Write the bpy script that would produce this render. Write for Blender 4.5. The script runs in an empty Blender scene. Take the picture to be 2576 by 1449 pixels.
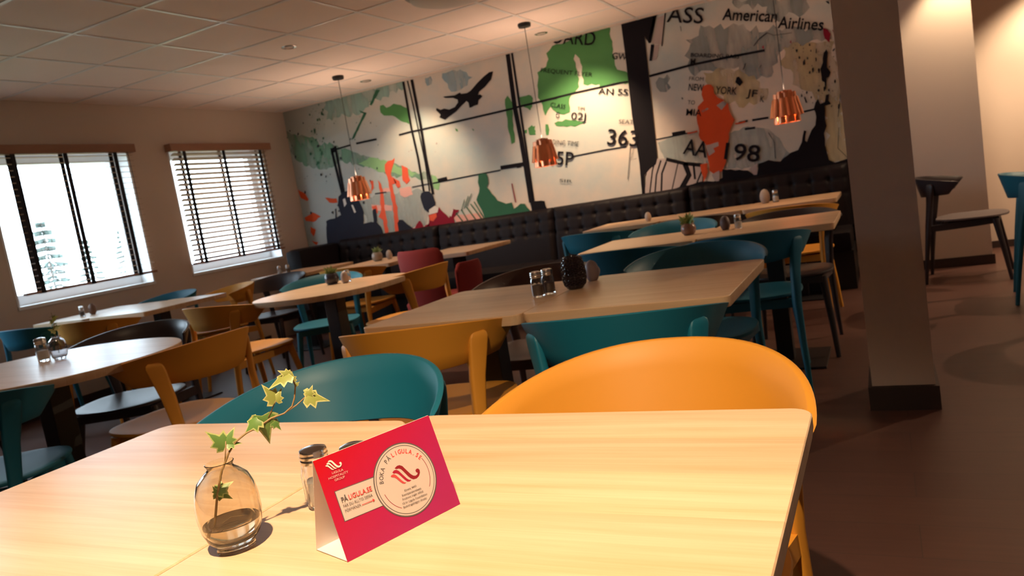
import bpy, bmesh, math, random
from math import sin, cos, pi, radians, sqrt
from mathutils import Vector, Matrix
from mathutils.geometry import tessellate_polygon

scene = bpy.context.scene
COL = scene.collection

# ------------------------------------------------------------------ camera
W_PX, H_PX = 2576, 1449
YAW, PITCH, ROLL, FPX = -0.46907427, -0.1155534, -0.1616654, 1906.25
CAM = Vector((0, 0, 1.09))
_f = Vector((sin(YAW)*cos(PITCH), cos(YAW)*cos(PITCH), sin(PITCH)))
_r = _f.cross(Vector((0, 0, 1))).normalized()
_u = _r.cross(_f)
_r2 = _r*cos(ROLL) + _u*sin(ROLL)
_u2 = -_r*sin(ROLL) + _u*cos(ROLL)
cd = bpy.data.cameras.new('camera')
cam = bpy.data.objects.new('camera', cd)
COL.objects.link(cam)
cam.matrix_world = Matrix(((_r2.x, _u2.x, -_f.x, CAM.x), (_r2.y, _u2.y, -_f.y, CAM.y),
                           (_r2.z, _u2.z, -_f.z, CAM.z), (0, 0, 0, 1)))
cd.sensor_width = 36
cd.lens = 36*FPX/W_PX
cd.clip_start = 0.02
cd.clip_end = 500
cd.dof.use_dof = True
cd.dof.focus_distance = 0.92
cd.dof.aperture_fstop = 11.0
scene.camera = cam

def ray(x, y):
    return _f + _r2*((x-W_PX/2)/FPX) - _u2*((y-H_PX/2)/FPX)
def hit(x, y, p0, n):
    d = ray(x, y); n = Vector(n)
    return CAM + d*((Vector(p0)-CAM).dot(n)/d.dot(n))

# ------------------------------------------------------------------ world, exposure
scene.view_settings.view_transform = 'Standard'
scene.view_settings.look = 'None'
scene.view_settings.gamma = 1
scene.view_settings.use_curve_mapping = False
scene.view_settings.exposure = 0.85
wd = bpy.data.worlds.new('world'); scene.world = wd
wd.use_nodes = True
bgn = wd.node_tree.nodes['Background']
bgn.inputs[0].default_value = (0.74, 0.87, 1.0, 1)
bgn.inputs[1].default_value = 7.5

WARM = (1.0, 0.71, 0.44)
def spot(name, loc, target, watts, deg, blend=0.6, col=WARM, r=0.035):
    l = bpy.data.lights.new(name, 'SPOT'); l.energy = watts; l.color = col
    l.spot_size = radians(deg); l.spot_blend = blend; l.shadow_soft_size = r
    o = bpy.data.objects.new(name, l); COL.objects.link(o); o.location = loc
    o.rotation_euler = (Vector(target)-Vector(loc)).to_track_quat('-Z', 'Y').to_euler()
    return o
spot('spot_near_table', (-0.24, -0.06, 2.43), (-0.55, 0.58, 0.74), 205, 82, 1.0, WARM, 0.022)
spot('spot_wash_corner', (-4.10, 6.15, 2.43), (-4.30, 6.86, 1.15), 46, 84, 0.8)
spot('spot_wash_middle', (-2.25, 6.15, 2.43), (-2.45, 6.86, 1.15), 78, 84, 0.8)
spot('spot_round_table', (-3.60, 4.10, 2.43), (-2.9, 3.9, 0.7), 75, 78, 0.6)
spot('spot_left_tables', (-4.3, 5.0, 2.43), (-3.4, 5.5, 0.7), 16, 80, 0.6)
spot('spot_back_tables', (-1.75, 4.75, 2.43), (-1.4, 4.6, 0.7), 22, 62, 0.6)
spot('spot_bench_tables', (-1.15, 5.75, 2.43), (-1.1, 6.05, 0.7), 20, 56, 0.6)
spot('spot_yellow_chair', (-0.2, 5.2, 2.43), (-0.3, 5.35, 0.5), 10, 40, 0.6)
spot('spot_wall_edge', (0.66, 6.62, 2.44), (0.68, 6.86, 0.9), 40, 90, 0.5)
spot('spot_passage', (1.6, 7.15, 2.44), (1.35, 7.7, 0.7), 120, 90, 0.6)
spot('spot_right_floor', (2.6, 6.1, 2.43), (0.7, 4.3, 0), 120, 80, 0.6, WARM, 0.02)
spot('spot_left_table', (-2.35, 1.3, 2.43), (-2.5, 1.5, 0.7), 14, 96, 0.7)
spot('added_fill_behind', (1.8, -1.4, 2.4), (1.8, -1.4, 0), 9, 140, 0.9, (1.0, .72, .45), 0.1)  # unseen fill light, added for ambience behind the camera
# rectangular area lights, used only as sky sampling portals in the window openings
def area(name, loc, target, watts, sx, sy, col):
    l = bpy.data.lights.new(name, 'AREA'); l.shape = 'RECTANGLE'; l.size = sx; l.size_y = sy
    l.energy = watts; l.color = col
    o = bpy.data.objects.new(name, l); COL.objects.link(o); o.location = loc
    o.rotation_euler = (Vector(target)-Vector(loc)).to_track_quat('-Z', 'Y').to_euler()
    return o
for nm, yy in (('portal_1', 4.12), ('portal_2', 5.80), ('portal_3', 2.46)):
    p_ = area(nm, (-6.26, yy, 1.465), (0, yy, 1.465), 1, 1.2, 1.2, (1, 1, 1)); p_.data.cycles.is_portal = True
for nm, px_, py_, w_ in (('uplight_pendant_left', -4.43, 5.90, 13), ('uplight_pendant_middle', -2.475, 5.86, 16), ('uplight_pendant_right', -0.575, 5.88, 7)):
    spot(nm, (px_, py_, 1.545), (px_, py_, 2.47), w_, 150, 0.5, (1.0, .66, .45), 0.03)
for nm, px_, py_, w_ in (('added_uplight_left', -2.6, -0.3, 4), ('added_uplight_right', 1.6, 4.3, 8), ('added_uplight_mid', -1.2, -1.0, 2)):  # added uplights with no fixture, out of view, to brighten the ceiling
    spot(nm, (px_, py_, 1.70), (px_, py_, 2.47), w_, 150, 0.5, (1.0, .58, .40), 0.05)

# ------------------------------------------------------------------ materials
MATS = {}
def mat(name, col, rough=0.5, metal=0.0, bump=0.0, bscale=80, vary=0.0, vscale=4, spec=0.5, **kw):
    if name in MATS: return MATS[name]
    m = bpy.data.materials.new(name); m.use_nodes = True
    nt = m.node_tree; b = nt.nodes['Principled BSDF']
    b.inputs['Roughness'].default_value = rough
    b.inputs['Metallic'].default_value = metal
    b.inputs['Specular IOR Level'].default_value = spec
    b.inputs['Base Color'].default_value = (*col, 1)
    for k, v in kw.items():
        b.inputs[k.replace('_', ' ')].default_value = v
    tc = nt.nodes.new('ShaderNodeTexCoord')
    if vary > 0:
        n = nt.nodes.new('ShaderNodeTexNoise'); n.inputs['Scale'].default_value = vscale; n.inputs['Detail'].default_value = 4
        nt.links.new(tc.outputs['Object'], n.inputs['Vector'])
        mx = nt.nodes.new('ShaderNodeMix'); mx.data_type = 'RGBA'
        mx.inputs[6].default_value = (*[c*(1-vary) for c in col], 1)
        mx.inputs[7].default_value = (*[min(1, c*(1+vary)) for c in col], 1)
        nt.links.new(n.outputs['Fac'], mx.inputs[0]); nt.links.new(mx.outputs[2], b.inputs['Base Color'])
    if bump > 0:
        n2 = nt.nodes.new('ShaderNodeTexNoise'); n2.inputs['Scale'].default_value = bscale; n2.inputs['Detail'].default_value = 3
        nt.links.new(tc.outputs['Object'], n2.inputs['Vector'])
        bp = nt.nodes.new('ShaderNodeBump'); bp.inputs['Strength'].default_value = bump; bp.inputs['Distance'].default_value = 0.002
        nt.links.new(n2.outputs['Fac'], bp.inputs['Height']); nt.links.new(bp.outputs['Normal'], b.inputs['Normal'])
    MATS[name] = m
    return m

def wood_mat(name, light, dark, rough=0.36, plank=0.115, along='X'):
    if name in MATS: return MATS[name]
    m = bpy.data.materials.new(name); m.use_nodes = True; nt = m.node_tree; N = nt.nodes; L = nt.links
    b = N['Principled BSDF']; b.inputs['Roughness'].default_value = rough
    tc = N.new('ShaderNodeTexCoord'); oi = N.new('ShaderNodeObjectInfo')
    add = N.new('ShaderNodeVectorMath'); add.operation = 'ADD'
    rs = N.new('ShaderNodeVectorMath'); rs.operation = 'SCALE'; rs.inputs['Scale'].default_value = 9.0
    cmb = N.new('ShaderNodeCombineXYZ')
    for i in range(3): L.new(oi.outputs['Random'], cmb.inputs[i])
    L.new(cmb.outputs[0], rs.inputs[0]); L.new(rs.outputs[0], add.inputs[1])
    L.new(tc.outputs['Object'], add.inputs[0])
    # planks glued side by side: every plank shifts the grain
    sep = N.new('ShaderNodeSeparateXYZ'); L.new(tc.outputs['Object'], sep.inputs[0])
    ax = 'Y' if along == 'X' else 'X'
    dv = N.new('ShaderNodeMath'); dv.operation = 'DIVIDE'; dv.inputs[1].default_value = plank; L.new(sep.outputs[ax], dv.inputs[0])
    fl = N.new('ShaderNodeMath'); fl.operation = 'FLOOR'; L.new(dv.outputs[0], fl.inputs[0])
    wn = N.new('ShaderNodeTexWhiteNoise'); wn.noise_dimensions = '1D'
    ad2 = N.new('ShaderNodeMath'); ad2.operation = 'ADD'; L.new(fl.outputs[0], ad2.inputs[0]); L.new(oi.outputs['Random'], ad2.inputs[1])
    L.new(ad2.outputs[0], wn.inputs['W'])
    sh = N.new('ShaderNodeVectorMath'); sh.operation = 'SCALE'; sh.inputs['Scale'].default_value = 3.0; L.new(wn.outputs['Color'], sh.inputs[0])
    ad3 = N.new('ShaderNodeVectorMath'); ad3.operation = 'ADD'; L.new(add.outputs[0], ad3.inputs[0]); L.new(sh.outputs[0], ad3.inputs[1])
    mp = N.new('ShaderNodeMapping'); mp.inputs['Scale'].default_value = (1.2, 26, 10) if along == 'X' else (26, 1.2, 10)
    L.new(ad3.outputs[0], mp.inputs['Vector'])
    n = N.new('ShaderNodeTexNoise'); n.inputs['Scale'].default_value = 1.6; n.inputs['Detail'].default_value = 5; n.inputs['Distortion'].default_value = 0.6
    L.new(mp.outputs[0], n.inputs['Vector'])
    mp2 = N.new('ShaderNodeMapping'); mp2.inputs['Scale'].default_value = (3, 160, 30) if along == 'X' else (160, 3, 30)
    L.new(ad3.outputs[0], mp2.inputs['Vector'])
    n2 = N.new('ShaderNodeTexNoise'); n2.inputs['Scale'].default_value = 2; n2.inputs['Detail'].default_value = 3; L.new(mp2.outputs[0], n2.inputs['Vector'])
    mixf = N.new('ShaderNodeMath'); mixf.operation = 'MULTIPLY_ADD'; mixf.inputs[1].default_value = 0.35
    L.new(n2.outputs['Fac'], mixf.inputs[0]); L.new(n.outputs['Fac'], mixf.inputs[2])
    mr = N.new('ShaderNodeMapRange'); mr.inputs['From Min'].default_value = 0.45; mr.inputs['From Max'].default_value = 0.95
    L.new(mixf.outputs[0], mr.inputs['Value'])
    mx = N.new('ShaderNodeMix'); mx.data_type = 'RGBA'; mx.inputs[6].default_value = (*light, 1); mx.inputs[7].default_value = (*dark, 1)
    L.new(mr.outputs[0], mx.inputs[0])
    # plank tone
    mt = N.new('ShaderNodeMapRange'); mt.inputs['To Min'].default_value = 0.90; mt.inputs['To Max'].default_value = 1.06
    L.new(wn.outputs['Value'], mt.inputs['Value'])
    mul = N.new('ShaderNodeVectorMath'); mul.operation = 'SCALE'; L.new(mx.outputs[2], mul.inputs[0]); L.new(mt.outputs[0], mul.inputs['Scale'])
    L.new(mul.outputs[0], b.inputs['Base Color'])
    bp = N.new('ShaderNodeBump'); bp.inputs['Strength'].default_value = 0.06; bp.inputs['Distance'].default_value = 0.001
    L.new(mixf.outputs[0], bp.inputs['Height']); L.new(bp.outputs['Normal'], b.inputs['Normal'])
    MATS[name] = m
    return m

M_WOOD = wood_mat('ash_wood', (0.74, 0.54, 0.36), (0.60, 0.38, 0.20))
M_SLAT = wood_mat('blind_wood', (0.46, 0.29, 0.19), (0.36, 0.21, 0.13), 0.5, 0.5, 'Y')
M_HEAD = wood_mat('headrail_wood', (0.36, 0.17, 0.10), (0.29, 0.13, 0.075), 0.5, 0.5, 'Y')
M_YEL = mat('yellow_lacquer', (0.62, 0.27, 0.026), 0.55, vary=0.05)
M_TEAL = mat('teal_lacquer', (0.005, 0.135, 0.215), 0.5, vary=0.05)
M_DARK = mat('dark_brown_lacquer', (0.032, 0.024, 0.028), 0.40, vary=0.1)
M_BROWN = mat('brown_lacquer', (0.075, 0.042, 0.034), 0.45, vary=0.1)
M_GREYFAB = mat('grey_upholstery', (0.16, 0.13, 0.13), 0.85, bump=0.4, bscale=400)
M_RED = mat('red_fabric', (0.20, 0.011, 0.012), 0.85, bump=0.4, bscale=300, vary=0.08)
M_BLACK = mat('black_powder_coat', (0.012, 0.010, 0.012), 0.45)
M_WALL = mat('wall_paint', (0.64, 0.53, 0.455), 0.85, bump=0.25, bscale=220, vary=0.015, vscale=3)
M_CEIL = mat('ceiling_tile', (0.92, 0.78, 0.71), 0.95, bump=0.3, bscale=300, vary=0.02, vscale=6)
M_GRID = mat('ceiling_grid', (0.80, 0.76, 0.74), 0.32)
M_WHITE = mat('white_paint', (0.80, 0.80, 0.80), 0.45)
M_BASE = mat('dark_baseboard', (0.035, 0.020, 0.018), 0.5)
M_LEATHER = mat('black_leather', (0.008, 0.005, 0.007), 0.55, spec=0.2, bump=0.3, bscale=260, vary=0.15, vscale=8)
M_COPPER = mat('copper', (0.86, 0.33, 0.17), 0.28, 1.0)
M_CHROME = mat('steel', (0.62, 0.60, 0.58), 0.22, 1.0)
M_CORD = mat('black_cord', (0.01, 0.01, 0.01), 0.6)
M_TAPE = mat('ladder_tape', (0.012, 0.010, 0.014), 0.85)

def glass(name, col, rough=0.0, ior=1.45, dens=0.0):
    if name in MATS: return MATS[name]
    m = bpy.data.materials.new(name); m.use_nodes = True; nt = m.node_tree
    b = nt.nodes['Principled BSDF']; b.inputs['Base Color'].default_value = (*col, 1)
    b.inputs['Roughness'].default_value = rough; b.inputs['Transmission Weight'].default_value = 1; b.inputs['IOR'].default_value = ior
    MATS[name] = m
    return m
M_GLASS = glass('clear_glass', (0.95, 0.95, 0.95))
M_SMOKE = glass('smoked_glass', (0.85, 0.81, 0.71))
M_SMOKE2 = glass('dark_smoked_glass', (0.72, 0.72, 0.74))
M_WATER = glass('water', (0.80, 0.78, 0.70), 0, 1.33)
M_PANE = bpy.data.materials.new('window_glass'); M_PANE.use_nodes = True
_nt = M_PANE.node_tree; _nt.nodes.clear()
_o = _nt.nodes.new('ShaderNodeOutputMaterial'); _t = _nt.nodes.new('ShaderNodeBsdfTransparent'); _g = _nt.nodes.new('ShaderNodeBsdfGlossy'); _m = _nt.nodes.new('ShaderNodeMixShader')
_g.inputs['Roughness'].default_value = 0.02; _t.inputs[0].default_value = (0.93, 0.97, 0.98, 1); _m.inputs[0].default_value = 0.05
_nt.links.new(_t.outputs[0], _m.inputs[1]); _nt.links.new(_g.outputs[0], _m.inputs[2]); _nt.links.new(_m.outputs[0], _o.inputs[0])
M_SALT = mat('salt', (0.85, 0.82, 0.78), 0.9, bump=0.5, bscale=900)
M_PEPPER = mat('pepper', (0.12, 0.075, 0.06), 0.9, bump=0.8, bscale=900, vary=0.5, vscale=300)

def floor_mat():
    m = bpy.data.materials.new('brown_vinyl_floor'); m.use_nodes = True; nt = m.node_tree; N = nt.nodes; L = nt.links
    b = N['Principled BSDF']; b.inputs['Roughness'].default_value = 0.42
    tc = N.new('ShaderNodeTexCoord')
    br = N.new('ShaderNodeTexBrick'); br.inputs['Scale'].default_value = 1.0
    br.inputs['Brick Width'].default_value = 1.25; br.inputs['Row Height'].default_value = 0.19
    br.inputs['Mortar Size'].default_value = 0.0015
    br.inputs['Color1'].default_value = (0.098, 0.044, 0.033, 1); br.inputs['Color2'].default_value = (0.086, 0.038, 0.029, 1)
    br.inputs['Mortar'].default_value = (0.055, 0.03, 0.024, 1)
    L.new(tc.outputs['Object'], br.inputs['Vector'])
    mp = N.new('ShaderNodeMapping'); mp.inputs['Scale'].default_value = (2, 30, 1); L.new(tc.outputs['Object'], mp.inputs['Vector'])
    n = N.new('ShaderNodeTexNoise'); n.inputs['Scale'].default_value = 2; n.inputs['Detail'].default_value = 4; L.new(mp.outputs[0], n.inputs['Vector'])
    mr = N.new('ShaderNodeMapRange'); mr.inputs['To Min'].default_value = 0.75; mr.inputs['To Max'].default_value = 1.2; L.new(n.outputs['Fac'], mr.inputs['Value'])
    sc = N.new('ShaderNodeVectorMath'); sc.operation = 'SCALE'; L.new(br.outputs['Color'], sc.inputs[0]); L.new(mr.outputs[0], sc.inputs['Scale'])
    L.new(sc.outputs[0], b.inputs['Base Color'])
    return m
M_FLOOR = floor_mat()

# ------------------------------------------------------------------ helpers
def link(name, bm, m, parent=None, smooth=False, mats=None):
    me = bpy.data.meshes.new(name); bm.normal_update(); bm.to_mesh(me); bm.free()
    for mm in (mats or [m]): me.materials.append(mm)
    if smooth:
        for p in me.polygons: p.use_smooth = True
    o = bpy.data.objects.new(name, me); COL.objects.link(o)
    if parent is not None: o.parent = parent
    return o
def smooth_by_angle(o, deg=35):
    me = o.data; a = radians(deg)
    for p in me.polygons: p.use_smooth = True
    bm = bmesh.new(); bm.from_mesh(me)
    for e in bm.edges:
        if len(e.link_faces) == 2 and e.calc_face_angle(0) > a: e.smooth = False
    bm.to_mesh(me); bm.free()
    return o
def thing(name, label, cat, loc=(0, 0, 0), rot=0, group=None):
    o = bpy.data.objects.new(name, None); COL.objects.link(o); o.empty_display_size = 0.05
    o.location = loc; o.rotation_euler = (0, 0, rot); o['label'] = label; o['category'] = cat
    if group: o['group'] = group
    return o
def tag(o, label, cat, group=None):
    o['label'] = label; o['category'] = cat
    if group: o['group'] = group
    return o
def struct(o):
    o['kind'] = 'structure'; return o
def add_box(bm, lo, hi, bev=0.0, mi=0):
    r = bmesh.ops.create_cube(bm, size=1)
    vs = r['verts']
    for v in vs:
        v.co = Vector(((lo[i]+hi[i])/2 + v.co[i]*(hi[i]-lo[i]) for i in range(3)))
    if bev > 0:
        es = {e for v in vs for e in v.link_edges}
        r2 = bmesh.ops.bevel(bm, geom=list(es), offset=bev, segments=2, affect='EDGES', profile=0.6)
    return vs
def boxbm(lo, hi, bev=0.0):
    bm = bmesh.new(); add_box(bm, lo, hi, bev); return bm
def add_lathe(bm, prof, n=32, c=(0, 0, 0), closed=False, ripple=None):
    rings = []
    for (r, z) in prof:
        if r < 1e-6: rings.append([bm.verts.new((c[0], c[1], c[2]+z))])
        else:
            ring = []
            for i in range(n):
                a = 2*pi*i/n
                rr = r*(ripple(a, z) if ripple else 1)
                ring.append(bm.verts.new((c[0]+rr*cos(a), c[1]+rr*sin(a), c[2]+z)))
            rings.append(ring)
    for a, b in zip(rings, rings[1:]):
        for i in range(n):
            j = (i+1) % n
            if len(a) == 1 and len(b) == 1: continue
            if len(a) == 1: bm.faces.new((a[0], b[i], b[j]))
            elif len(b) == 1: bm.faces.new((a[i], a[j], b[0]))
            else: bm.faces.new((a[i], a[j], b[j], b[i]))
    bmesh.ops.recalc_face_normals(bm, faces=bm.faces[:])
def add_tube(bm, pts, rad, n=8, cap=True):
    pts = [Vector(p) for p in pts]
    rads = rad if isinstance(rad, (list, tuple)) else [rad]*len(pts)
    prev = None; up = None
    rings = []
    for i, p in enumerate(pts):
        t = (pts[min(i+1, len(pts)-1)] - pts[max(i-1, 0)]).normalized()
        if up is None:
            up = Vector((0, 0, 1)) if abs(t.z) < 0.9 else Vector((1, 0, 0))
        x = t.cross(up).normalized(); y = x.cross(t).normalized(); up = y
        rings.append([bm.verts.new(p + (x*cos(2*pi*k/n) + y*sin(2*pi*k/n))*rads[i]) for k in range(n)])
    for a, b in zip(rings, rings[1:]):
        for k in range(n):
            bm.faces.new((a[k], a[(k+1) % n], b[(k+1) % n], b[k]))
    if cap:
        bm.faces.new(rings[0][::-1]); bm.faces.new(rings[-1])
def add_loft(bm, sections, cap=True):
    rings = [[bm.verts.new(p) for p in s] for s in sections]
    n = len(rings[0])
    for a, b in zip(rings, rings[1:]):
        for k in range(n):
            bm.faces.new((a[k], a[(k+1) % n], b[(k+1) % n], b[k]))
    if cap:
        bm.faces.new(rings[0][::-1]); bm.faces.new(rings[-1])
    bmesh.ops.recalc_face_normals(bm, faces=bm.faces[:])
def superell(a, b, n, k=48, cx=0, cy=0):
    o = []
    for i in range(k):
        t = 2*pi*i/k; c, s = cos(t), sin(t)
        o.append((cx + a*math.copysign(abs(c)**(2/n), c), cy + b*math.copysign(abs(s)**(2/n), s)))
    return o
def rrect(w, d, r, k=6):
    o = []
    for (sx, sy, a0) in ((1, 1, 0), (-1, 1, 90), (-1, -1, 180), (1, -1, 270)):
        for i in range(k+1):
            a = radians(a0 + 90*i/k)
            o.append((sx*(w/2-r) + r*cos(a), sy*(d/2-r) + r*sin(a)))
    return o
def copy_tree(o, parent=None):
    c = o.copy(); COL.objects.link(c); c.parent = parent
    for ch in o.children: copy_tree(ch, c)
    return c

# ------------------------------------------------------------------ the room
XL, YM, ZC = -6.0, 6.86, 2.47
XR, YB, YD = 4.5, -3.0, 7.72
struct(link('floor', boxbm((XL-0.3, YB, -0.1), (XR, YD+0.1, 0)), M_FLOOR))
# ceiling with its T-bar grid
cl = struct(link('ceiling', boxbm((XL-0.3, YB, ZC), (XR, YD+0.1, ZC+0.12)), M_CEIL))
bm = bmesh.new()
x = XL + 0.0
while x < XR:
    if x > XL+0.1: add_box(bm, (x-0.012, YB, ZC-0.004), (x+0.012, YD, ZC+0.004))
    x += 0.6
y = 6.73
while y > YB:
    add_box(bm, (XL, y-0.012, ZC-0.0045), (XR, y+0.012, ZC+0.004))
    y -= 0.6
g = link('ceiling_grid', bm, M_GRID, cl)

# left wall with two window openings (y0,y1,z0,z1)
WINS = [(3.50, 4.745, 0.85, 2.08), (5.17, 6.42, 0.85, 2.08), (1.84, 3.08, 0.85, 2.08)]
bm = bmesh.new()
ys = [YB, WINS[2][0], WINS[2][1], WINS[0][0], WINS[0][1], WINS[1][0], WINS[1][1], YM+0.2]
for i in range(7):
    if i % 2 == 0: add_box(bm, (XL-0.3, ys[i], 0), (XL, ys[i+1], ZC))
    else:
        add_box(bm, (XL-0.3, ys[i], 0), (XL, ys[i+1], 0.85)); add_box(bm, (XL-0.3, ys[i], 2.08), (XL, ys[i+1], ZC))
struct(link('wall_left', bm, M_WALL))
struct(link('wall_far', boxbm((XL-0.3, YM, 0), (0.70, YM+0.2, ZC)), M_WALL))
struct(link('wall_passage', boxbm((0.2, YD, 0), (XR, YD+0.15, ZC)), M_WALL))
struct(link('wall_passage_side', boxbm((0.0, YM+0.2, 0), (0.2, YD+0.15, ZC)), M_WALL))
struct(link('wall_right', boxbm((XR, YB, 0), (XR+0.15, YD, ZC)), M_WALL))
struct(link('wall_rear', boxbm((XL-0.3, YB-0.15, 0), (XR, YB, ZC)), M_WALL))
struct(link('pillar_shaft', boxbm((-0.12, 3.32, 0.10), (0.108, 3.62, ZC)), M_WALL))      # the free-standing pillar
struct(link('baseboard_pillar', boxbm((-0.135, 3.305, 0), (0.122, 3.635, 0.098)), M_BASE))
struct(link('baseboard_far', boxbm((-0.25, YM-0.014, 0), (0.714, YM-0.0005, 0.075)), M_BASE))
struct(link('baseboard_passage', boxbm((0.21, YD-0.014, 0), (XR, YD-0.0005, 0.06)), M_BASE))
struct(link('baseboard_left', boxbm((XL+0.0005, YB, 0), (XL+0.013, 6.0, 0.07)), M_BASE))

# windows: white reveal, frame, pane
for i, (y0, y1, z0, z1) in enumerate(WINS):
    w = bpy.data.objects.new('window_%d' % (i+1), None); COL.objects.link(w); struct(w); w.location = (XL, (y0+y1)/2, z0)
    def L_(name, bm, m):
        o = link(name, bm, m, w); o.location = (-XL, -(y0+y1)/2, -z0); return o
    bm = bmesh.new()                       # reveal lining, standing proud of the wall
    add_box(bm, (XL-0.24, y0, z0), (XL+0.012, y1, z0+0.028), 0.002)
    add_box(bm, (XL-0.24, y0, z1-0.02), (XL+0.002, y1, z1))
    add_box(bm, (XL-0.24, y0, z0+0.028), (XL+0.002, y0+0.018, z1-0.02)); add_box(bm, (XL-0.24, y1-0.018, z0+0.028), (XL+0.002, y1, z1-0.02))
    L_('window_lining', bm, M_WHITE)
    bm = bmesh.new()
    a, b_ = y0+0.018, y1-0.018; c, d = z0+0.028, z1-0.02
    add_box(bm, (XL-0.22, a, c), (XL-0.15, b_, c+0.085), 0.004); add_box(bm, (XL-0.22, a, d-0.07), (XL-0.15, b_, d), 0.004)
    add_box(bm, (XL-0.22, a, c+0.085), (XL-0.15, a+0.07, d-0.07), 0.004); add_box(bm, (XL-0.22, b_-0.07, c+0.085), (XL-0.15, b_, d-0.07), 0.004)
    L_('window_frame', bm, M_WHITE)
    L_('window_pane', boxbm((XL-0.19, a+0.07, c+0.085), (XL-0.186, b_-0.07, d-0.07)), M_PANE)

# ------------------------------------------------------------------ outdoors, seen through the windows
M_FIELD = mat('dry_field', (0.12, 0.11, 0.045), 0.95, vary=0.4, vscale=0.12)
M_CONIF = mat('conifer_needles', (0.085, 0.11, 0.095), 0.95, vary=0.35, vscale=1.5)
M_BUSH = mat('autumn_bush', (0.17, 0.13, 0.05), 0.95, vary=0.5, vscale=1.2)
M_BARK = mat('bark', (0.15, 0.11, 0.09), 0.95)
struct(link('ground_outside', boxbm((-160, -20, -3.3), (-7.5, 160, -3.2)), M_FIELD))
rnd = random.Random(5)
def conifer(name, x, y, h, label):
    t = thing(name, label, 'tree', (x, y, -3.2), 0, 'conifers outside the windows')
    bm = bmesh.new(); add_tube(bm, [(0, 0, 0), (0, 0, h*0.97)], [h*0.014, 0.03], 6); link('trunk', bm, M_BARK, t)
    bm = bmesh.new(); k = 15
    for i in range(k):
        z = h*(0.14 + 0.84*i/k); r = h*0.19*(1-i/k)**0.8*rnd.uniform(.8, 1.15) + .12
        nb = 9
        for j in range(nb):
            a = 2*pi*(j+rnd.random()*.7)/nb; rr = r*rnd.uniform(.6, 1.1)
            p = Vector((rr*cos(a), rr*sin(a), z-rr*.22)); s = Vector((-sin(a), cos(a), 0))*rr*.26
            v = [bm.verts.new(q) for q in (Vector((0, 0, z+h*.03)), p+s*.5, p*1.06+Vector((0, 0, -.1)), p-s*.5, Vector((0, 0, z-.05)))]
            bm.faces.new((v[0], v[1], v[2])); bm.faces.new((v[0], v[2], v[3])); bm.faces.new((v[4], v[2], v[1])); bm.faces.new((v[4], v[3], v[2]))
    link('foliage', bm, M_CONIF, t)
for i, (x, y, h, lab) in enumerate([(-40, 25.5 , 7.4, 'tall pale conifer outside the near window, left of its middle tape'),
                               (-37, 21.0 , 5.6, 'broad conifer outside the near window, at its left edge'),
                               (-52, 36.0 , 6.6, 'conifer outside the near window, right of its middle tape'),
                               (-60, 45.0 , 7.4, 'distant conifer outside the near window, near its right side'),
                               (-48, 30.6 , 5.0, 'small conifer outside the near window beside the tallest one')]):
    conifer('conifer_tree', x, y, h, lab)
def bush(x, y, r, lab):
    bm = bmesh.new(); bmesh.ops.create_icosphere(bm, subdivisions=3, radius=r)
    for v in bm.verts:
        v.co *= rnd.uniform(.86, 1.1); v.co.z = v.co.z*.62 + r*.40
    o = link('autumn_bush', bm, M_BUSH); o.location = (x, y, -3.2); tag(o, lab, 'bush', 'yellow bushes outside the windows')
for (x, y, r, lab) in [(-30, 19.2, 1.5, 'yellow bush outside the near window, low behind its left tape'), (-34, 23.2, 1.7, 'yellow bush outside the near window, between its left and middle tapes'),
                  (-36, 27.2, 1.4, 'low bush outside the near window, right of its middle tape'), (-38, 31.4, 1.6, 'low bush outside the near window, toward its right tape'),
                  (-34, 33.5, 1.8, 'brownish bush outside the far window, behind its lowest slats'), (-36, 38.5, 1.9, 'yellowish bush outside the far window, low behind its middle tape')]:
    bush(x, y, r, lab)

# ------------------------------------------------------------------ wooden venetian blinds
def blind(y0, y1, tapes, zb, tilt, label, head):
    t = thing('venetian_blind', label, 'blind', (XL+0.04, (y0+y1)/2, 2.06), 0, 'wooden blinds on the window wall')
    oy = (y0+y1)/2; oz = 2.06; ox = XL+0.04
    def P(o): return o
    link('headrail', boxbm((-0.0385, head[0]-oy, 2.040-oz), (0.045, head[1]-oy, 2.112-oz), 0.003), M_HEAD, t)
    zs = []; z = 2.015
    while z > zb+0.03: zs.append(z); z -= 0.0485
    bm = bmesh.new(); add_box(bm, (-0.025, y0-oy, -0.0016), (0.025, y1-oy, 0.0016))
    first = None
    for i, z in enumerate(zs):
        if first is None: first = s = link('slat', bm, M_SLAT, t)
        else:
            s = first.copy(); COL.objects.link(s); s.parent = t
        s.location = (0.006, 0, z-oz); s.rotation_euler = (0, radians(tilt), 0)
    link('bottom_rail', boxbm((-0.022, y0-oy, zb-oz-0.010), (0.034, y1-oy, zb-oz+0.010), 0.003), M_HEAD, t)
    for ty in tapes:
        bm = bmesh.new()
        for sx in (-0.0245, 0.037):
            add_box(bm, (sx-0.0006, ty-oy-0.019, zb-oz-0.012), (sx+0.0006, ty-oy+0.019, 2.04-oz))
        add_box(bm, (-0.0245, ty-oy-0.014, zb-oz-0.0125), (0.037, ty-oy+0.014, zb-oz-0.0112))
        link('ladder_tape', bm, M_TAPE, t)
    bm = bmesh.new(); yy = y1-oy-0.05
    add_tube(bm, [(0.040, yy, 2.04-oz), (0.041, yy+.004, 1.8-oz), (0.04, yy, 1.55-oz), (0.041, yy, 1.36-oz)], 0.0028, 6)
    link('pull_cord', bm, M_CORD, t)
    return t
blind(3.55, 4.735, (3.68, 4.105, 4.56), 0.965, 3, 'brown wooden venetian blind on the near window, slats open flat', (3.44, 4.77))
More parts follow.
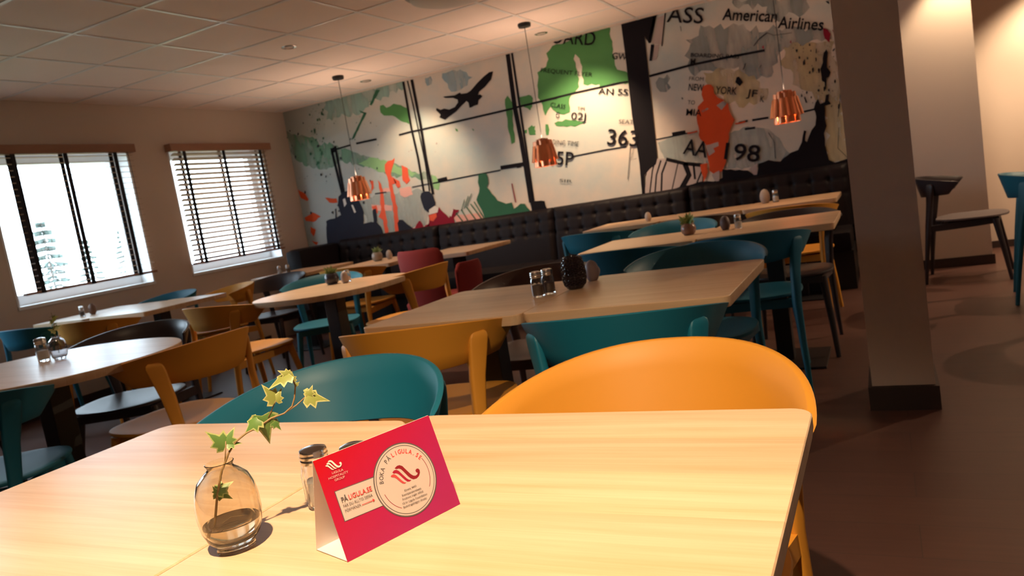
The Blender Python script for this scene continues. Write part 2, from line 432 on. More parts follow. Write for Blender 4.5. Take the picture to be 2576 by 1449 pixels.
blind(5.18, 6.40, (5.30, 5.79, 6.30), 0.965, -26, 'brown wooden venetian blind on the window nearest the mural corner, slats tilted', (5.15, 6.47))

# ------------------------------------------------------------------ mural printed on the far wall
MUR = thing('mural', 'large printed mural of a departure hall, aeroplane, figures and boarding pass lettering on far wall', 'mural', (-3.0, YM, 1.2))
MO = Vector((-3.0, YM, 1.2))
def mur_base():
    m = bpy.data.materials.new('mural_print'); m.use_nodes = True; nt = m.node_tree; N = nt.nodes; L = nt.links
    b = N['Principled BSDF']; b.inputs['Roughness'].default_value = 0.75
    tc = N.new('ShaderNodeTexCoord')
    n = N.new('ShaderNodeTexNoise'); n.inputs['Scale'].default_value = 0.9; n.inputs['Detail'].default_value = 6; n.inputs['Roughness'].default_value = .6
    L.new(tc.outputs['Object'], n.inputs['Vector'])
    cr = N.new('ShaderNodeValToRGB'); e = cr.color_ramp.elements
    e[0].position = 0.36; e[0].color = (0.44, 0.52, 0.52, 1); e[1].position = 0.60; e[1].color = (0.72, 0.60, 0.50, 1)
    L.new(n.outputs['Fac'], cr.inputs[0])
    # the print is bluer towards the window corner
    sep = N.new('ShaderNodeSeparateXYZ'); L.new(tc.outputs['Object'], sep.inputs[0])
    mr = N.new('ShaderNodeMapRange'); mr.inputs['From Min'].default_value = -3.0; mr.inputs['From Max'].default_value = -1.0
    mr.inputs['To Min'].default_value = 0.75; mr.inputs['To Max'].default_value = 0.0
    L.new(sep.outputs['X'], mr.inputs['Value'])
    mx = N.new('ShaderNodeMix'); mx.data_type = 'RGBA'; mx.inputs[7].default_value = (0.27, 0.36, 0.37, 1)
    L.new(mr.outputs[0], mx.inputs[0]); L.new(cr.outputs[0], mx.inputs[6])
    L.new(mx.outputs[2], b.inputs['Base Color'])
    return m
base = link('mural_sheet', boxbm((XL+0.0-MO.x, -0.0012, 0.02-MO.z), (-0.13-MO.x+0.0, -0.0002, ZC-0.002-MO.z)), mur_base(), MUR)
LAY = [0.0018]
def mcol(name, col, soft=False, rough=0.75):
    if name in MATS: return MATS[name]
    if not soft: return mat(name, col, rough, vary=0.12, vscale=5, spec=0.15)
    # watery paint: noise-eaten translucent wash
    m = bpy.data.materials.new(name); m.use_nodes = True; nt = m.node_tree; N = nt.nodes; L = nt.links
    b = N['Principled BSDF']; b.inputs['Roughness'].default_value = rough; b.inputs['Base Color'].default_value = (*col, 1)
    tc = N.new('ShaderNodeTexCoord'); mp = N.new('ShaderNodeMapping'); mp.inputs['Scale'].default_value = (5, 1, 1.3); L.new(tc.outputs['Object'], mp.inputs['Vector'])
    n = N.new('ShaderNodeTexNoise'); n.inputs['Scale'].default_value = 1.3; n.inputs['Detail'].default_value = 6; L.new(mp.outputs[0], n.inputs['Vector'])
    mr = N.new('ShaderNodeMapRange'); mr.inputs['From Min'].default_value = 0.33; mr.inputs['From Max'].default_value = 0.60
    mr.inputs['To Min'].default_value = 0.18; mr.inputs['To Max'].default_value = 0.72; L.new(n.outputs['Fac'], mr.inputs['Value'])
    L.new(mr.outputs[0], b.inputs['Alpha'])
    MATS[name] = m
    return m
def wall_pt(px, py):
    p = hit(px, py, (0, YM, 0), (0, 1, 0)); return p.x, p.z
def clip_wall(bm):
    for co, no in (((0, 0, ZC-0.003-MO.z), (0, 0, 1)), ((-0.131-MO.x, 0, 0), (1, 0, 0)), ((XL+0.001-MO.x, 0, 0), (-1, 0, 0))):
        bmesh.ops.bisect_plane(bm, geom=bm.verts[:]+bm.edges[:]+bm.faces[:], plane_co=co, plane_no=no, clear_outer=True)
def crop(x0, y0, s):
    return lambda x, y: (x0+x*s, y0+y*s)
c2 = crop(700, 100, 0.35879); c3 = crop(1300, 0, 0.37262); cA = crop(1640, 0, 0.20701); cB = crop(1640, 250, 0.20701); c5 = crop(1040, 330, 0.25621)
c6 = crop(860, 430, 0.13115)
def paint(name, m, polys, cr, jag=0.0, dy=None):
    """flat printed shapes: every polygon a part of its own lying on the wall"""
    LAY[0] += 0.00022; d = LAY[0] if dy is None else dy
    rr = random.Random(len(name)+len(polys)); many = len(polys) > 12; bm = None; last = None
    for poly in polys:
        pts = [wall_pt(*cr(*p)) for p in poly]
        if jag > 0:
            q = []
            for i, a in enumerate(pts):
                b_ = pts[(i+1) % len(pts)]; ln = math.hypot(b_[0]-a[0], b_[1]-a[1]); k = max(1, int(ln/0.035))
                for j in range(k):
                    f = j/k; w = jag*(rr.random()-.5)*2 if j else jag*.3*(rr.random()-.5)
                    nx, nz = (b_[1]-a[1])/max(ln, 1e-6), -(b_[0]-a[0])/max(ln, 1e-6)
                    q.append((a[0]+(b_[0]-a[0])*f+nx*w, a[1]+(b_[1]-a[1])*f+nz*w))
            pts = q
        if bm is None: bm = bmesh.new()
        vs = [bm.verts.new((x-MO.x, -d, z-MO.z)) for x, z in pts]
        for tri in tessellate_polygon([[Vector((x, z, 0)) for x, z in pts]]):
            try: bm.faces.new([vs[t] for t in tri])
            except ValueError: pass
        if not many:
            last = finish_paint(name, bm, m); bm = None
    if many:
        last = finish_paint(name, bm, m); last['kind'] = 'stuff'
    return last
def finish_paint(name, bm, m):
    clip_wall(bm)
    for f in bm.faces:
        f.normal_update()
        if f.normal.y > 0: f.normal_flip()
    if not bm.faces: bm.free(); return None
    return link(name, bm, m, MUR)
def strokes(name, m, lines, cr, dy=None):
    polys = []
    for pts, w in lines:
        L_, R_ = [], []
        for i, p in enumerate(pts):
            a = pts[max(i-1, 0)]; b_ = pts[min(i+1, len(pts)-1)]
            dx, dy_ = b_[0]-a[0], b_[1]-a[1]; ln = math.hypot(dx, dy_) or 1
            nx, ny = -dy_/ln*w/2, dx/ln*w/2
            L_.append((p[0]+nx, p[1]+ny)); R_.append((p[0]-nx, p[1]-ny))
        polys.append(L_+R_[::-1])
    return paint(name, m, polys, cr, 0, dy)
def text_mesh(txt, bold=0.0):
    cu = bpy.data.curves.new('lettering', 'FONT'); cu.body = txt; cu.size = 1; cu.offset = bold; cu.resolution_u = 3
    o = bpy.data.objects.new('lettering', cu); COL.objects.link(o)
    bpy.context.view_layer.update()
    me = bpy.data.meshes.new_from_object(o.evaluated_get(bpy.context.evaluated_depsgraph_get()))
    bpy.data.objects.remove(o); bpy.data.curves.remove(cu)
    return me
def lettering(txt, m, p0, p1, capz, cr, bold=0.0, name='lettering'):
    """word on the mural: baseline from p0 to p1 (photo crop points), cap height in crop px"""
    LAY[0] += 0.00012
    a = wall_pt(*cr(*p0)); b_ = wall_pt(*cr(*p1)); t = wall_pt(*cr(p0[0]-capz*0.13, p0[1]-capz))
    me = text_mesh(txt, bold); bm = bmesh.new(); bm.from_mesh(me); bpy.data.meshes.remove(me)
    x0 = min(v.co.x for v in bm.verts); x1 = max(v.co.x for v in bm.verts)
    sx = math.hypot(b_[0]-a[0], b_[1]-a[1])/(x1-x0); sz = abs(t[1]-a[1])/0.72
    ux, uz = (b_[0]-a[0]), (b_[1]-a[1]); ln = math.hypot(ux, uz); ux /= ln; uz /= ln
    for v in bm.verts:
        u = (v.co.x-x0)*sx; w = v.co.y*sz
        v.co = Vector((a[0]+ux*u-uz*w-MO.x, -LAY[0], a[1]+uz*u+ux*w-MO.z))
    clip_wall(bm)
    return link(name, bm, m, MUR)
def splatter(name, m, cr, box, n, s0, s1, seed, vert=2.2):
    rr = random.Random(seed); polys = []
    for i in range(n):
        x = rr.uniform(box[0], box[2]); y = rr.uniform(box[1], box[3]); s = s0+(s1-s0)*rr.random()**3
        k = 7; a0 = rr.random()*6
        polys.append([(x+s*rr.uniform(.4, 1)*cos(a0+2*pi*j/k), y+s*vert*rr.uniform(.4, 1)*sin(a0+2*pi*j/k)) for j in range(k)])
    return paint(name, m, polys, cr)
K_BLK = mcol('mural_black', (0.009, 0.007, 0.010)); K_NAVY = mcol('mural_navy', (0.022, 0.024, 0.040))
K_GRN = mcol('mural_green', (0.085, 0.25, 0.085)); K_GRNS = mcol('mural_green_wash', (0.17, 0.36, 0.23), True)
K_DGRN = mcol('mural_dark_green', (0.035, 0.13, 0.075)); K_LGRN = mcol('mural_light_green', (0.28, 0.50, 0.24))
K_BLUE = mcol('mural_blue_wash', (0.27, 0.42, 0.52), True); K_TEAL = mcol('mural_teal_wash', (0.30, 0.50, 0.46), True)
K_GREY = mcol('mural_grey_wash', (0.27, 0.31, 0.31), True); K_PGREY = mcol('mural_pale_grey', (0.42, 0.47, 0.45), True)
K_YEL = mcol('mural_ochre_wash', (0.62, 0.49, 0.26), True); K_ORG = mcol('mural_orange', (0.66, 0.085, 0.025))
K_PINK = mcol('mural_pink', (0.80, 0.42, 0.36)); K_REDP = mcol('mural_scarlet', (0.80, 0.12, 0.06)); K_DRED = mcol('mural_dark_red', (0.26, 0.012, 0.03))
K_WHT = mcol('mural_off_white', (0.72, 0.66, 0.60)); K_MAUVE = mcol('mural_mauve', (0.46, 0.38, 0.36))
# washes
paint('sky_wash', K_TEAL, [[(330, 430), (870, 280), (885, 340), (640, 440), (600, 500), (340, 560)]], c2, .03)
paint('green_wash', K_GRNS, [[(60, 640), (130, 670), (240, 680), (290, 740), (360, 715), (430, 760), (520, 785), (640, 820), (760, 850), (850, 885), (960, 925), (1080, 945), (1130, 1000), (1130, 1050), (1090, 1045), (1060, 1000), (960, 960), (870, 950), (830, 970), (700, 905), (560, 880), (430, 850), (340, 910), (250, 905), (150, 860), (95, 800)]], c2, .02)
paint('green_patch', K_LGRN, [[(560, 870), (640, 825), (760, 850), (880, 905), (980, 935), (940, 960), (860, 950), (800, 930), (700, 925), (620, 890)], [(1075, 950), (1105, 955), (1135, 1010), (1125, 1055), (1095, 1045)]], c2, .012)
paint('blue_cloud', K_BLUE, [[(1030, 270), (1070, 255), (1075, 310), (1045, 325)], [(1150, 235), (1230, 210), (1320, 228), (1360, 262), (1300, 335), (1240, 365), (1195, 340), (1165, 290)]], c2, .02)
paint('brush_strokes', K_GREY, [[(1140, 270), (1180, 265), (1230, 240), (1240, 170), (1300, 175), (1400, 200), (1500, 170), (1700, 200), (2080, 190), (2060, 285), (1900, 300), (1800, 330), (1760, 420), (1720, 520), (1560, 545), (1500, 450), (1400, 470), (1280, 480), (1200, 520), (1170, 400)], [(1460, -20), (1620, -10), (1960, -30), (1940, 90), (1740, 130), (1690, 40), (1500, 60)], [(960, 520), (1020, 500), (1010, 620), (970, 620)]], c3, .04)
paint('ochre_wash', K_YEL, [[(1260, 490), (1500, 465), (1640, 555), (1700, 640), (1600, 710), (1440, 700), (1330, 640), (1290, 570)], [(1800, 320), (1960, 290), (2140, 280), (2240, 1060), (2110, 1090), (2085, 860), (2060, 680), (1990, 620), (1900, 580), (1790, 440)]], c3, .03)
paint('grey_patch', K_PGREY, [[(950, 960), (1110, 905), (1220, 880), (1260, 950), (1290, 1110), (1000, 1070)], [(1440, 900), (1560, 855), (1700, 870), (1790, 960), (1850, 1040), (1790, 1100), (1640, 1130), (1400, 1140)]], c3, .01)
paint('grey_floor', K_PGREY, [[(560, 1130), (700, 1090), (1000, 1050), (1060, 1180), (1040, 1300), (760, 1380), (640, 1300)]], c2, .02)
# greens
paint('green_plane_shape', K_GRN, [[(715, 462), (738, 456), (760, 478), (810, 448), (860, 458), (905, 480), (922, 592), (880, 578), (800, 532), (742, 532), (718, 510)],
      [(1590, 420), (1608, 392), (1640, 440), (1650, 600), (1660, 720), (1636, 732), (1615, 640), (1600, 520)], [(1690, 405), (1760, 385), (1786, 408), (1780, 475), (1720, 465)], [(1752, 620), (1780, 598), (1806, 640), (1800, 668), (1760, 662)], [(1874, 598), (1890, 595), (1896, 662), (1880, 668)], [(1240, 620), (1258, 628), (1262, 645), (1248, 640)], [(1358, 622), (1374, 630), (1370, 640)]], c2, .006)
paint('green_stroke', K_DGRN, [[(688, 350), (716, 352), (655, 462), (640, 455)], [(603, 508), (621, 512), (535, 690), (513, 704)], [(565, 492), (612, 510), (605, 520), (580, 510)]], c2, .004)
paint('green_paint', K_GRN, [[(200, 360), (240, 310), (330, 285), (420, 240), (520, 215), (620, 170), (645, 280), (665, 440), (680, 470), (760, 500), (765, 560), (640, 565), (560, 600), (560, 570), (480, 578), (450, 570), (440, 480), (425, 395), (395, 365), (385, 400), (410, 480), (422, 590), (370, 640), (355, 700), (360, 755), (320, 775), (270, 760), (230, 720), (195, 782), (180, 740), (145, 660), (140, 580), (140, 490), (200, 450), (215, 400)],
      [(255, 832), (330, 805), (400, 808), (460, 825), (420, 845), (340, 858), (270, 850)], [(20, 660), (100, 645), (108, 700), (92, 745), (30, 712)], [(80, 862), (125, 850), (130, 910), (90, 912)], [(195, 840), (212, 840), (216, 912), (200, 912)], [(45, 880), (70, 875), (70, 900), (50, 900)]], c3, .012)
# orange and red paint
paint('orange_splash', K_ORG, [[(140, 1050), (190, 1080), (215, 1120), (205, 1130), (160, 1110)], [(330, 1108), (410, 1112), (418, 1142), (360, 1142)], [(185, 1248), (240, 1210), (300, 1240), (250, 1278), (195, 1270)], [(228, 1310), (265, 1330), (250, 1380), (228, 1350)], [(235, 1408), (282, 1420), (270, 1440)]], c2, .008)
paint('pink_patch', K_PINK, [[(655, 1155), (800, 1160), (800, 1200), (660, 1195)], [(850, 1040), (930, 1030), (945, 1085), (885, 1105), (860, 1090)], [(730, 1045), (795, 1030), (795, 1065), (738, 1075)], [(1225, 1235), (1415, 1215), (1450, 1265), (1262, 1302)]], c2, .006)
paint('red_paint_figure', K_REDP, [[(748, 875), (770, 850), (800, 845), (818, 828), (806, 880), (790, 945), (832, 1005), (800, 1015), (822, 1100), (838, 1200), (848, 1335), (832, 1362), (818, 1358), (812, 1220), (790, 1100), (776, 1000), (766, 960), (748, 905)],
      [(866, 880), (908, 900), (925, 985), (902, 1012), (874, 985)], [(700, 985), (722, 1010), (738, 1080), (752, 1200), (775, 1350), (752, 1358), (738, 1265), (704, 1240), (722, 1200), (716, 1090)], [(640, 985), (668, 990), (672, 1040), (650, 1075), (655, 1020)], [(800, 960), (850, 990), (860, 1030), (842, 1040), (820, 1000)], [(655, 1170), (690, 1160), (700, 1220), (672, 1200)]], c2, .008)
# hall structure
strokes('mullion', K_BLK, [([(878, 295), (935, 620), (982, 830), (1022, 1065)], 15), ([(907, 288), (950, 470), (990, 660), (1032, 860), (1062, 1060)], 9), ([(937, 280), (1000, 600), (1040, 850), (1088, 1085)], 19),
        ([(1610, 100), (1660, 480), (1705, 700), (1738, 900), (1775, 1140)], 30), ([(1640, 92), (1690, 440), (1740, 760), (1792, 1130)], 15),
        ([(376, 775), (452, 1085)], 17), ([(400, 745), (462, 1070)], 16), ([(372, 780), (402, 768)], 34)], c2)
strokes('ceiling_rail', K_BLK, [([(400, 770), (510, 738)], 12), ([(548, 728), (620, 712), (692, 697)], 14), ([(848, 668), (930, 646), (1000, 632)], 13), ([(1000, 632), (1640, 484), (1700, 466), (1955, 408)], 14)], c2)
strokes('hand_rail', K_BLK, [([(680, 1080), (760, 1068)], 8), ([(940, 1034), (1062, 1008)], 7), ([(1085, 1006), (1400, 944), (1560, 914)], 9), ([(1560, 898), (1745, 868)], 28), ([(1120, 988), (1186, 972)], 26)], c2)
strokes('hall_rail', K_BLK, [([(20, 720), (400, 626), (700, 560), (752, 552)], 14), ([(380, 1056), (600, 1012), (742, 990)], 9), ([(895, 515), (1175, 440), (1400, 392), (1675, 340)], 16), ([(940, 942), (1200, 890)], 7), ([(1050, 908), (1140, 892)], 26), ([(1500, 828), (1560, 815)], 12), ([(1590, 812), (1700, 794)], 14), ([(1880, 768), (2010, 738)], 12), ([(1540, 872), (1610, 862)], 14), ([(0, 1120), (30, 1115)], 30)], c3)
paint('dark_column', K_BLK, [[(705, 150), (930, 95), (935, 160), (893, 292), (866, 248), (905, 620), (950, 1062), (940, 1110), (900, 1140), (865, 1180), (868, 1310), (848, 1310), (830, 1100), (780, 780), (740, 420)], [(930, 80), (952, 80), (908, 292), (890, 292)], [(908, 300), (930, 305), (914, 412), (896, 412)]], c3)
paint('sign_panel', K_MAUVE, [[(952, 120), (1004, 100), (984, 300), (916, 295)], [(932, 305), (965, 300), (945, 402), (916, 410)]], c3)
strokes('panel_edge', K_BLK, [([(1006, 72), (980, 312)], 8), ([(868, 250), (885, 252)], 6)], c3)
# aeroplane silhouette
paint('aeroplane_silhouette', K_BLK, [[(1508, 222), (1480, 228), (1440, 260), (1400, 300), (1350, 358), (1325, 374), (1285, 380), (1275, 370), (1240, 390), (1155, 400), (1175, 409), (1228, 408), (1260, 420), (1262, 440), (1240, 472), (1200, 490), (1165, 482), (1140, 492), (1112, 478), (1108, 494), (1140, 525), (1132, 545), (1172, 562), (1200, 538), (1250, 502), (1290, 458), (1320, 430), (1335, 440), (1343, 478), (1360, 472), (1376, 462), (1402, 455), (1405, 425), (1432, 398), (1420, 384), (1402, 388), (1410, 365), (1452, 330), (1495, 278)]], c2)
# lower left machine and people
paint('machine_silhouette', K_NAVY, [[(425, 1100), (450, 1070), (490, 1058), (520, 1100), (570, 1130), (602, 1210), (600, 1290), (690, 1272), (722, 1310), (748, 1392), (760, 1480), (345, 1480), (338, 1272), (420, 1240), (442, 1228), (420, 1160)], [(665, 1190), (686, 1184), (697, 1275), (672, 1280)], [(400, 1190), (410, 1180), (412, 1250), (402, 1250)]], c2, .006)
paint('pale_gap', K_WHT, [[(455, 1120), (470, 1110), (482, 1150), (466, 1172)], [(514, 1158), (526, 1158), (548, 1208), (536, 1214)], [(640, 1392), (680, 1368), (690, 1385), (650, 1402)]], c2)
paint('traveller_head', K_NAVY, [[(998, 1100), (1006, 1075), (1030, 1062), (1060, 1062), (1085, 1085), (1105, 1140), (1102, 1165), (1075, 1185), (1062, 1215), (1040, 1200), (1022, 1180), (1004, 1125)], [(838, 1285), (850, 1262), (875, 1262), (905, 1290), (962, 1332), (940, 1350), (850, 1355)]], c2)
paint('red_coat', K_DRED, [[(1055, 1228), (1120, 1210), (1130, 1172), (1160, 1210), (1200, 1250), (1228, 1185), (1272, 1192), (1250, 1220), (1232, 1250), (1242, 1300), (1040, 1340), (1060, 1280)], [(845, 1348), (960, 1320), (975, 1290), (990, 1268), (1000, 1272), (1022, 1312), (1060, 1290), (1060, 1335), (845, 1372)]], c2, .006)
paint('scarf', K_WHT, [[(1060, 1192), (1100, 1163), (1126, 1178), (1120, 1210), (1060, 1226)], [(1145, 1300), (1170, 1292), (1172, 1312), (1150, 1316)], [(1205, 1230), (1222, 1190), (1230, 1192), (1216, 1240)]], c2)
paint('bright_red_bib', K_REDP, [[(1060, 1230), (1110, 1215), (1114, 1240), (1090, 1272), (1066, 1268)]], c2)
strokes('seat_row_lines', K_DGRN, [([(1250, 1215), (1310, 1292)], 7), ([(1285, 1190), (1345, 1290)], 7), ([(1320, 1170), (1402, 1280)], 8), ([(1350, 1150), (1440, 1270)], 8), ([(1375, 1135), (1456, 1268)], 7), ([(1285, 1200), (1308, 1120)], 4), ([(1305, 1185), (1335, 1095)], 5), ([(1325, 1165), (1358, 1078)], 5)], c2)
paint('green_traveller', K_DGRN, [[(1405, 948), (1430, 936), (1460, 938), (1472, 965), (1476, 1005), (1465, 1032), (1500, 1080), (1540, 1128), (1600, 1150), (1640, 1140), (1655, 1185), (1700, 1148), (1730, 1150), (1772, 1200), (1775, 1235), (1452, 1280), (1440, 1220), (1392, 1122), (1410, 1070), (1414, 1040), (1402, 1000)]], c2, .006)
strokes('red_pole', K_DRED, [([(1641, 1008), (1668, 1140)], 7)], c2)
paint('black_bag', K_BLK, [[(1768, 1140), (1790, 1130), (1870, 1130), (1890, 1195), (1780, 1215)]], c2, .006)
# orange man
paint('orange_figure', K_ORG, [[(1252, 605), (1262, 580), (1285, 570), (1312, 572), (1330, 590), (1335, 630), (1360, 660), (1402, 676), (1395, 690), (1430, 700), (1442, 760), (1472, 810), (1455, 850), (1435, 900), (1430, 1000), (1405, 1120), (1385, 1160), (1330, 1172), (1300, 1150), (1290, 1040), (1275, 970), (1240, 940), (1220, 830), (1225, 720), (1262, 680), (1250, 640)], [(1240, 1110), (1290, 1100), (1292, 1160), (1262, 1230)], [(1152, 895), (1220, 880), (1222, 892), (1158, 905)], [(1475, 832), (1545, 815), (1545, 826), (1478, 842)]], c3, .008)
paint('figure_gap', K_PGREY, [[(1350, 712), (1395, 682), (1420, 700), (1385, 742)], [(1245, 750), (1290, 728), (1298, 735), (1255, 762)]], c3, .006)
paint('figure_pale_patch', K_MAUVE, [[(1280, 980), (1362, 958), (1365, 985), (1330, 1000), (1340, 1025), (1300, 1052)], [(1370, 1150), (1368, 1220), (1340, 1222), (1318, 1180)]], c3, .006)
# right black mass
paint('barrier_panel', K_MAUVE, [[(890, 1075), (1000, 1070), (1160, 1105), (1260, 1130), (1250, 1240), (865, 1310)]], c3)
strokes('barrier_lines', K_BLK, [([(938, 1078), (918, 1150), (900, 1300)], 9), ([(975, 1082), (945, 1180), (935, 1300)], 10), ([(1012, 1090), (982, 1170), (978, 1290)], 12), ([(1090, 1100), (1050, 1280)], 7), ([(1135, 1100), (1165, 1180), (1105, 1290)], 36), ([(1010, 1075), (1140, 1105), (1250, 1115)], 24), ([(1195, 1110), (1205, 1210)], 14), ([(1262, 1130), (1215, 1240)], 10)], c3)
paint('seated_crowd_silhouette', K_BLK, [[(1390, 1142), (1560, 1152), (1600, 1176), (1626, 1172), (1632, 1105), (1700, 1080), (1780, 1090), (1850, 1030), (1900, 1012), (1925, 960), (1940, 880), (1955, 885), (1948, 950), (1960, 960), (1990, 880), (2016, 845), (2022, 790), (2005, 735), (2018, 690), (2034, 668), (2050, 702), (2080, 690), (2088, 640), (2110, 636), (2104, 680), (2122, 702), (2080, 715), (2082, 780), (2092, 850), (2075, 900), (2082, 980), (2110, 1080), (2150, 1098), (2240, 1068), (2420, 1055), (2400, 1700), (700, 1700), (860, 1315), (1080, 1270), (1250, 1225), (1330, 1225), (1390, 1200)]], c3, .005)
paint('luggage_gap', K_MAUVE, [[(1570, 1140), (1625, 1100), (1624, 1180), (1600, 1180)], [(1330, 1190), (1368, 1160), (1366, 1222), (1345, 1225)]], c3)
paint('black_splash', K_BLK, [[(2088, 640), (2105, 625), (2120, 600), (2138, 640), (2130, 740), (2130, 820), (2172, 880), (2152, 935), (2122, 950), (2116, 1085), (2104, 1085), (2100, 1000), (2068, 985), (2058, 900), (2048, 840), (2078, 760)], [(1995, 590), (2005, 595), (2002, 655), (1990, 640)], [(2110, 10), (2150, 25), (2160, 55), (2125, 35)], [(2195, 610), (2225, 585), (2222, 605), (2200, 630)], [(1850, 1190), (1862, 1170), (1890, 1250), (1870, 1250)], [(1030, 940), (1060, 930), (1110, 1000), (1070, 1050), (1015, 1000)], [(360, 1180), (385, 1195), (372, 1215)]], cA, .004)
strokes('black_drips', K_BLK, [([(2290, 1130), (2285, 1250), (2262, 1420)], 8), ([(2120, 1160), (2140, 1200)], 14), ([(1400, 400), (1300, 480), (1240, 560)], 10), ([(1400, 400), (1480, 430), (1560, 420), (1700, 400)], 6), ([(1110, 850), (1142, 770)], 10), ([(1310, 830), (1330, 790)], 8), ([(360, 380), (350, 320)], 8)], cA)
strokes('thin_drips', K_BLK, [([(2175, 860), (2168, 1000), (2250, 1080)], 4), ([(1700, 895), (1740, 960), (1748, 1070)], 5), ([(770, 980), (752, 1210)], 4), ([(790, 1000), (775, 1080), (810, 1070)], 3)], c3)
paint('red_splash', K_DRED, [[(2068, 190), (2100, 200), (2120, 230), (2110, 290), (2080, 260)], [(2130, 200), (2150, 210), (2148, 240)], [(1655, 320), (1668, 305), (1670, 335)], [(1845, 285), (1852, 270), (1855, 298)]], c3, .01)
splatter('dark_splatter', K_BLK, c3, (1860, 300, 2195, 720), 95, 1.5, 11, 3)
splatter('corner_splatter', K_DGRN, c2, (225, 440, 330, 880), 60, 2, 12, 4, 1.8)
splatter('scattered_spots', K_NAVY, c2, (60, 560, 720, 1240), 95, 1.5, 10, 7, 1.8)
splatter('red_spots', K_DRED, c2, (520, 480, 1350, 800), 14, 1.5, 6, 9)
# lettering
lettering('ASS', K_BLK, (1012, 150), (1256, 160), 105, c3, 0.006)
lettering('OARD', K_BLK, (232, 292), (528, 308), 92, c3, 0.004)
lettering('American', K_BLK, (1388, 135), (1755, 150), 78, c3, 0.016)
lettering('Airlines', K_BLK, (1760, 190), (2066, 206), 78, c3, 0.016)
lettering('BOARDING PASS', K_BLK, (1175, 384), (1502, 396), 26, c3, 0.01)
lettering('M', K_BLK, (1172, 438), (1206, 439), 42, c3, 0.03)
lettering('FROM', K_BLK, (1165, 543), (1262, 548), 26, c3)
lettering('NEW', K_BLK, (1160, 610), (1262, 616), 46, c3, 0.012)
lettering('YORK', K_BLK, (1342, 632), (1485, 640), 50, c3, 0.012)
lettering('JF', K_BLK, (1550, 650), (1622, 658), 50, c3, 0.01)
lettering('K', K_BLK, (1642, 688), (1670, 690), 42, c3, 0.01)
lettering('TO', K_BLK, (1155, 704), (1203, 707), 28, c3)
lettering('MIA', K_BLK, (1145, 780), (1248, 784), 46, c3, 0.014, )
lettering('AA', K_BLK, (1122, 1036), (1282, 1064), 105, c3, 0.012)
lettering('198', K_BLK, (1400, 1072), (1636, 1094), 112, c3, 0.012)
lettering('GW', K_BLK, (645, 398), (745, 408), 44, c3, 0.008)
lettering('FREQUENT FLYER', K_BLK, (165, 487), (512, 520), 28, c3)
lettering('AN 55', K_BLK, (552, 636), (750, 644), 42, c3, 0.006)
lettering('CLASS', K_BLK, (230, 718), (330, 736), 30, c3)
lettering('TIM', K_BLK, (412, 742), (460, 746), 22, c3)
lettering('G', K_BLK, (268, 796), (292, 797), 40, c3)
lettering('02J', K_BLK, (370, 806), (468, 812), 50, c3, 0.004)
lettering('SEAT', K_BLK, (692, 834), (790, 838), 28, c3)
lettering('363', K_BLK, (612, 976), (818, 990), 108, c3, 0.008)
lettering('BOARDING TIME', K_BLK, (150, 966), (420, 988), 32, c3)
lettering('45P', K_BLK, (208, 1106), (385, 1118), 92, c3, 0.010)
lettering('SIR', K_BLK, (292, 1226), (378, 1234), 20, c3)
# the orange figure stands before the lettering it hides
for ch in list(MUR.children):
    if ch.name.startswith(('orange_figure', 'figure_', 'dark_column')):
        ch.location.y -= 0.0045 if ch.name.startswith('orange') else 0.0048

# ------------------------------------------------------------------ tufted bench along the far wall
bench = thing('banquette', 'long dark tufted leather bench running along the far wall under the mural', 'bench', (-3.0, 6.45, 0))
BX = [-5.52, -4.20, -2.88, -1.56, -0.25]
def tuft_panel(x0, x1, z0, z1, name='backrest_panel'):
    bm = bmesh.new(); nx = int((x1-x0)/0.016); nz = 34
    sp = (x1-x0)/round((x1-x0)/0.147)
    rows = [z1-0.115, z1-0.235]
    front, back = [], []
    def yy(x, z):
        u = (x-x0)/sp; t = (z-z0)/(z1-z0)
        yb = 6.70 + 0.08*t                      # leans back
        seam = abs(u-round(u))*sp
        d = 0.0
        if z > rows[1]-0.02: d += 0.009*math.exp(-(seam/0.012)**2)
        for zr in rows:
            dz = z-zr; d += 0.020*math.exp(-((seam/0.020)**2+(dz/0.018)**2)); d += 0.004*math.exp(-(dz/0.012)**2)
        edge = min(x-x0, x1-x)
        d += 0.035*math.exp(-(edge/0.018)**2)
        tt = max(0, (z-(z1-0.045))/0.045); d += 0.05*(1-sqrt(max(0, 1-tt*tt)))
        return min(yb + d, YM-0.016)
    for j in range(nz+1):
        z = z0+(z1-z0)*j/nz; row = []
        for i in range(nx+1):
            x = x0+(x1-x0)*i/nx; row.append(bm.verts.new((x+3.0, yy(x, z)-6.45, z)))
        front.append(row)
    for j in range(nz):
        for i in range(nx):
            bm.faces.new((front[j][i], front[j][i+1], front[j+1][i+1], front[j+1][i]))
    # rounded top and sides back to the wall
    yb = YM-0.012-6.45
    def strip(vs):
        b_ = [bm.verts.new((v.co.x, yb, v.co.z)) for v in vs]
        for i in range(len(vs)-1): bm.faces.new((vs[i], vs[i+1], b_[i+1], b_[i]))
    strip(front[-1]); strip([r[0] for r in front]); strip([r[-1] for r in front])
    bmesh.ops.remove_doubles(bm, verts=bm.verts[:], dist=1e-5)
    bmesh.ops.recalc_face_normals(bm, faces=bm.faces[:])
    return link(name, bm, M_LEATHER, bench, True)
for a, b_ in zip(BX, BX[1:]): tuft_panel(a+0.003, b_-0.003, 0.44, 0.945)
for a, b_ in zip(BX, BX[1:]):
    bm = bmesh.new(); add_box(bm, (a+0.003+3.0, 6.14-6.45, 0.30), (b_-0.003+3.0, 6.72-6.45, 0.452), 0.028)
    smooth_by_angle(link('seat_cushion', bm, M_LEATHER, bench), 40)
link('plinth', boxbm((BX[0]+3.0, 6.24-6.45, 0.0), (BX[-1]+3.0, YM-0.01-6.45, 0.298)), M_BLACK, bench)
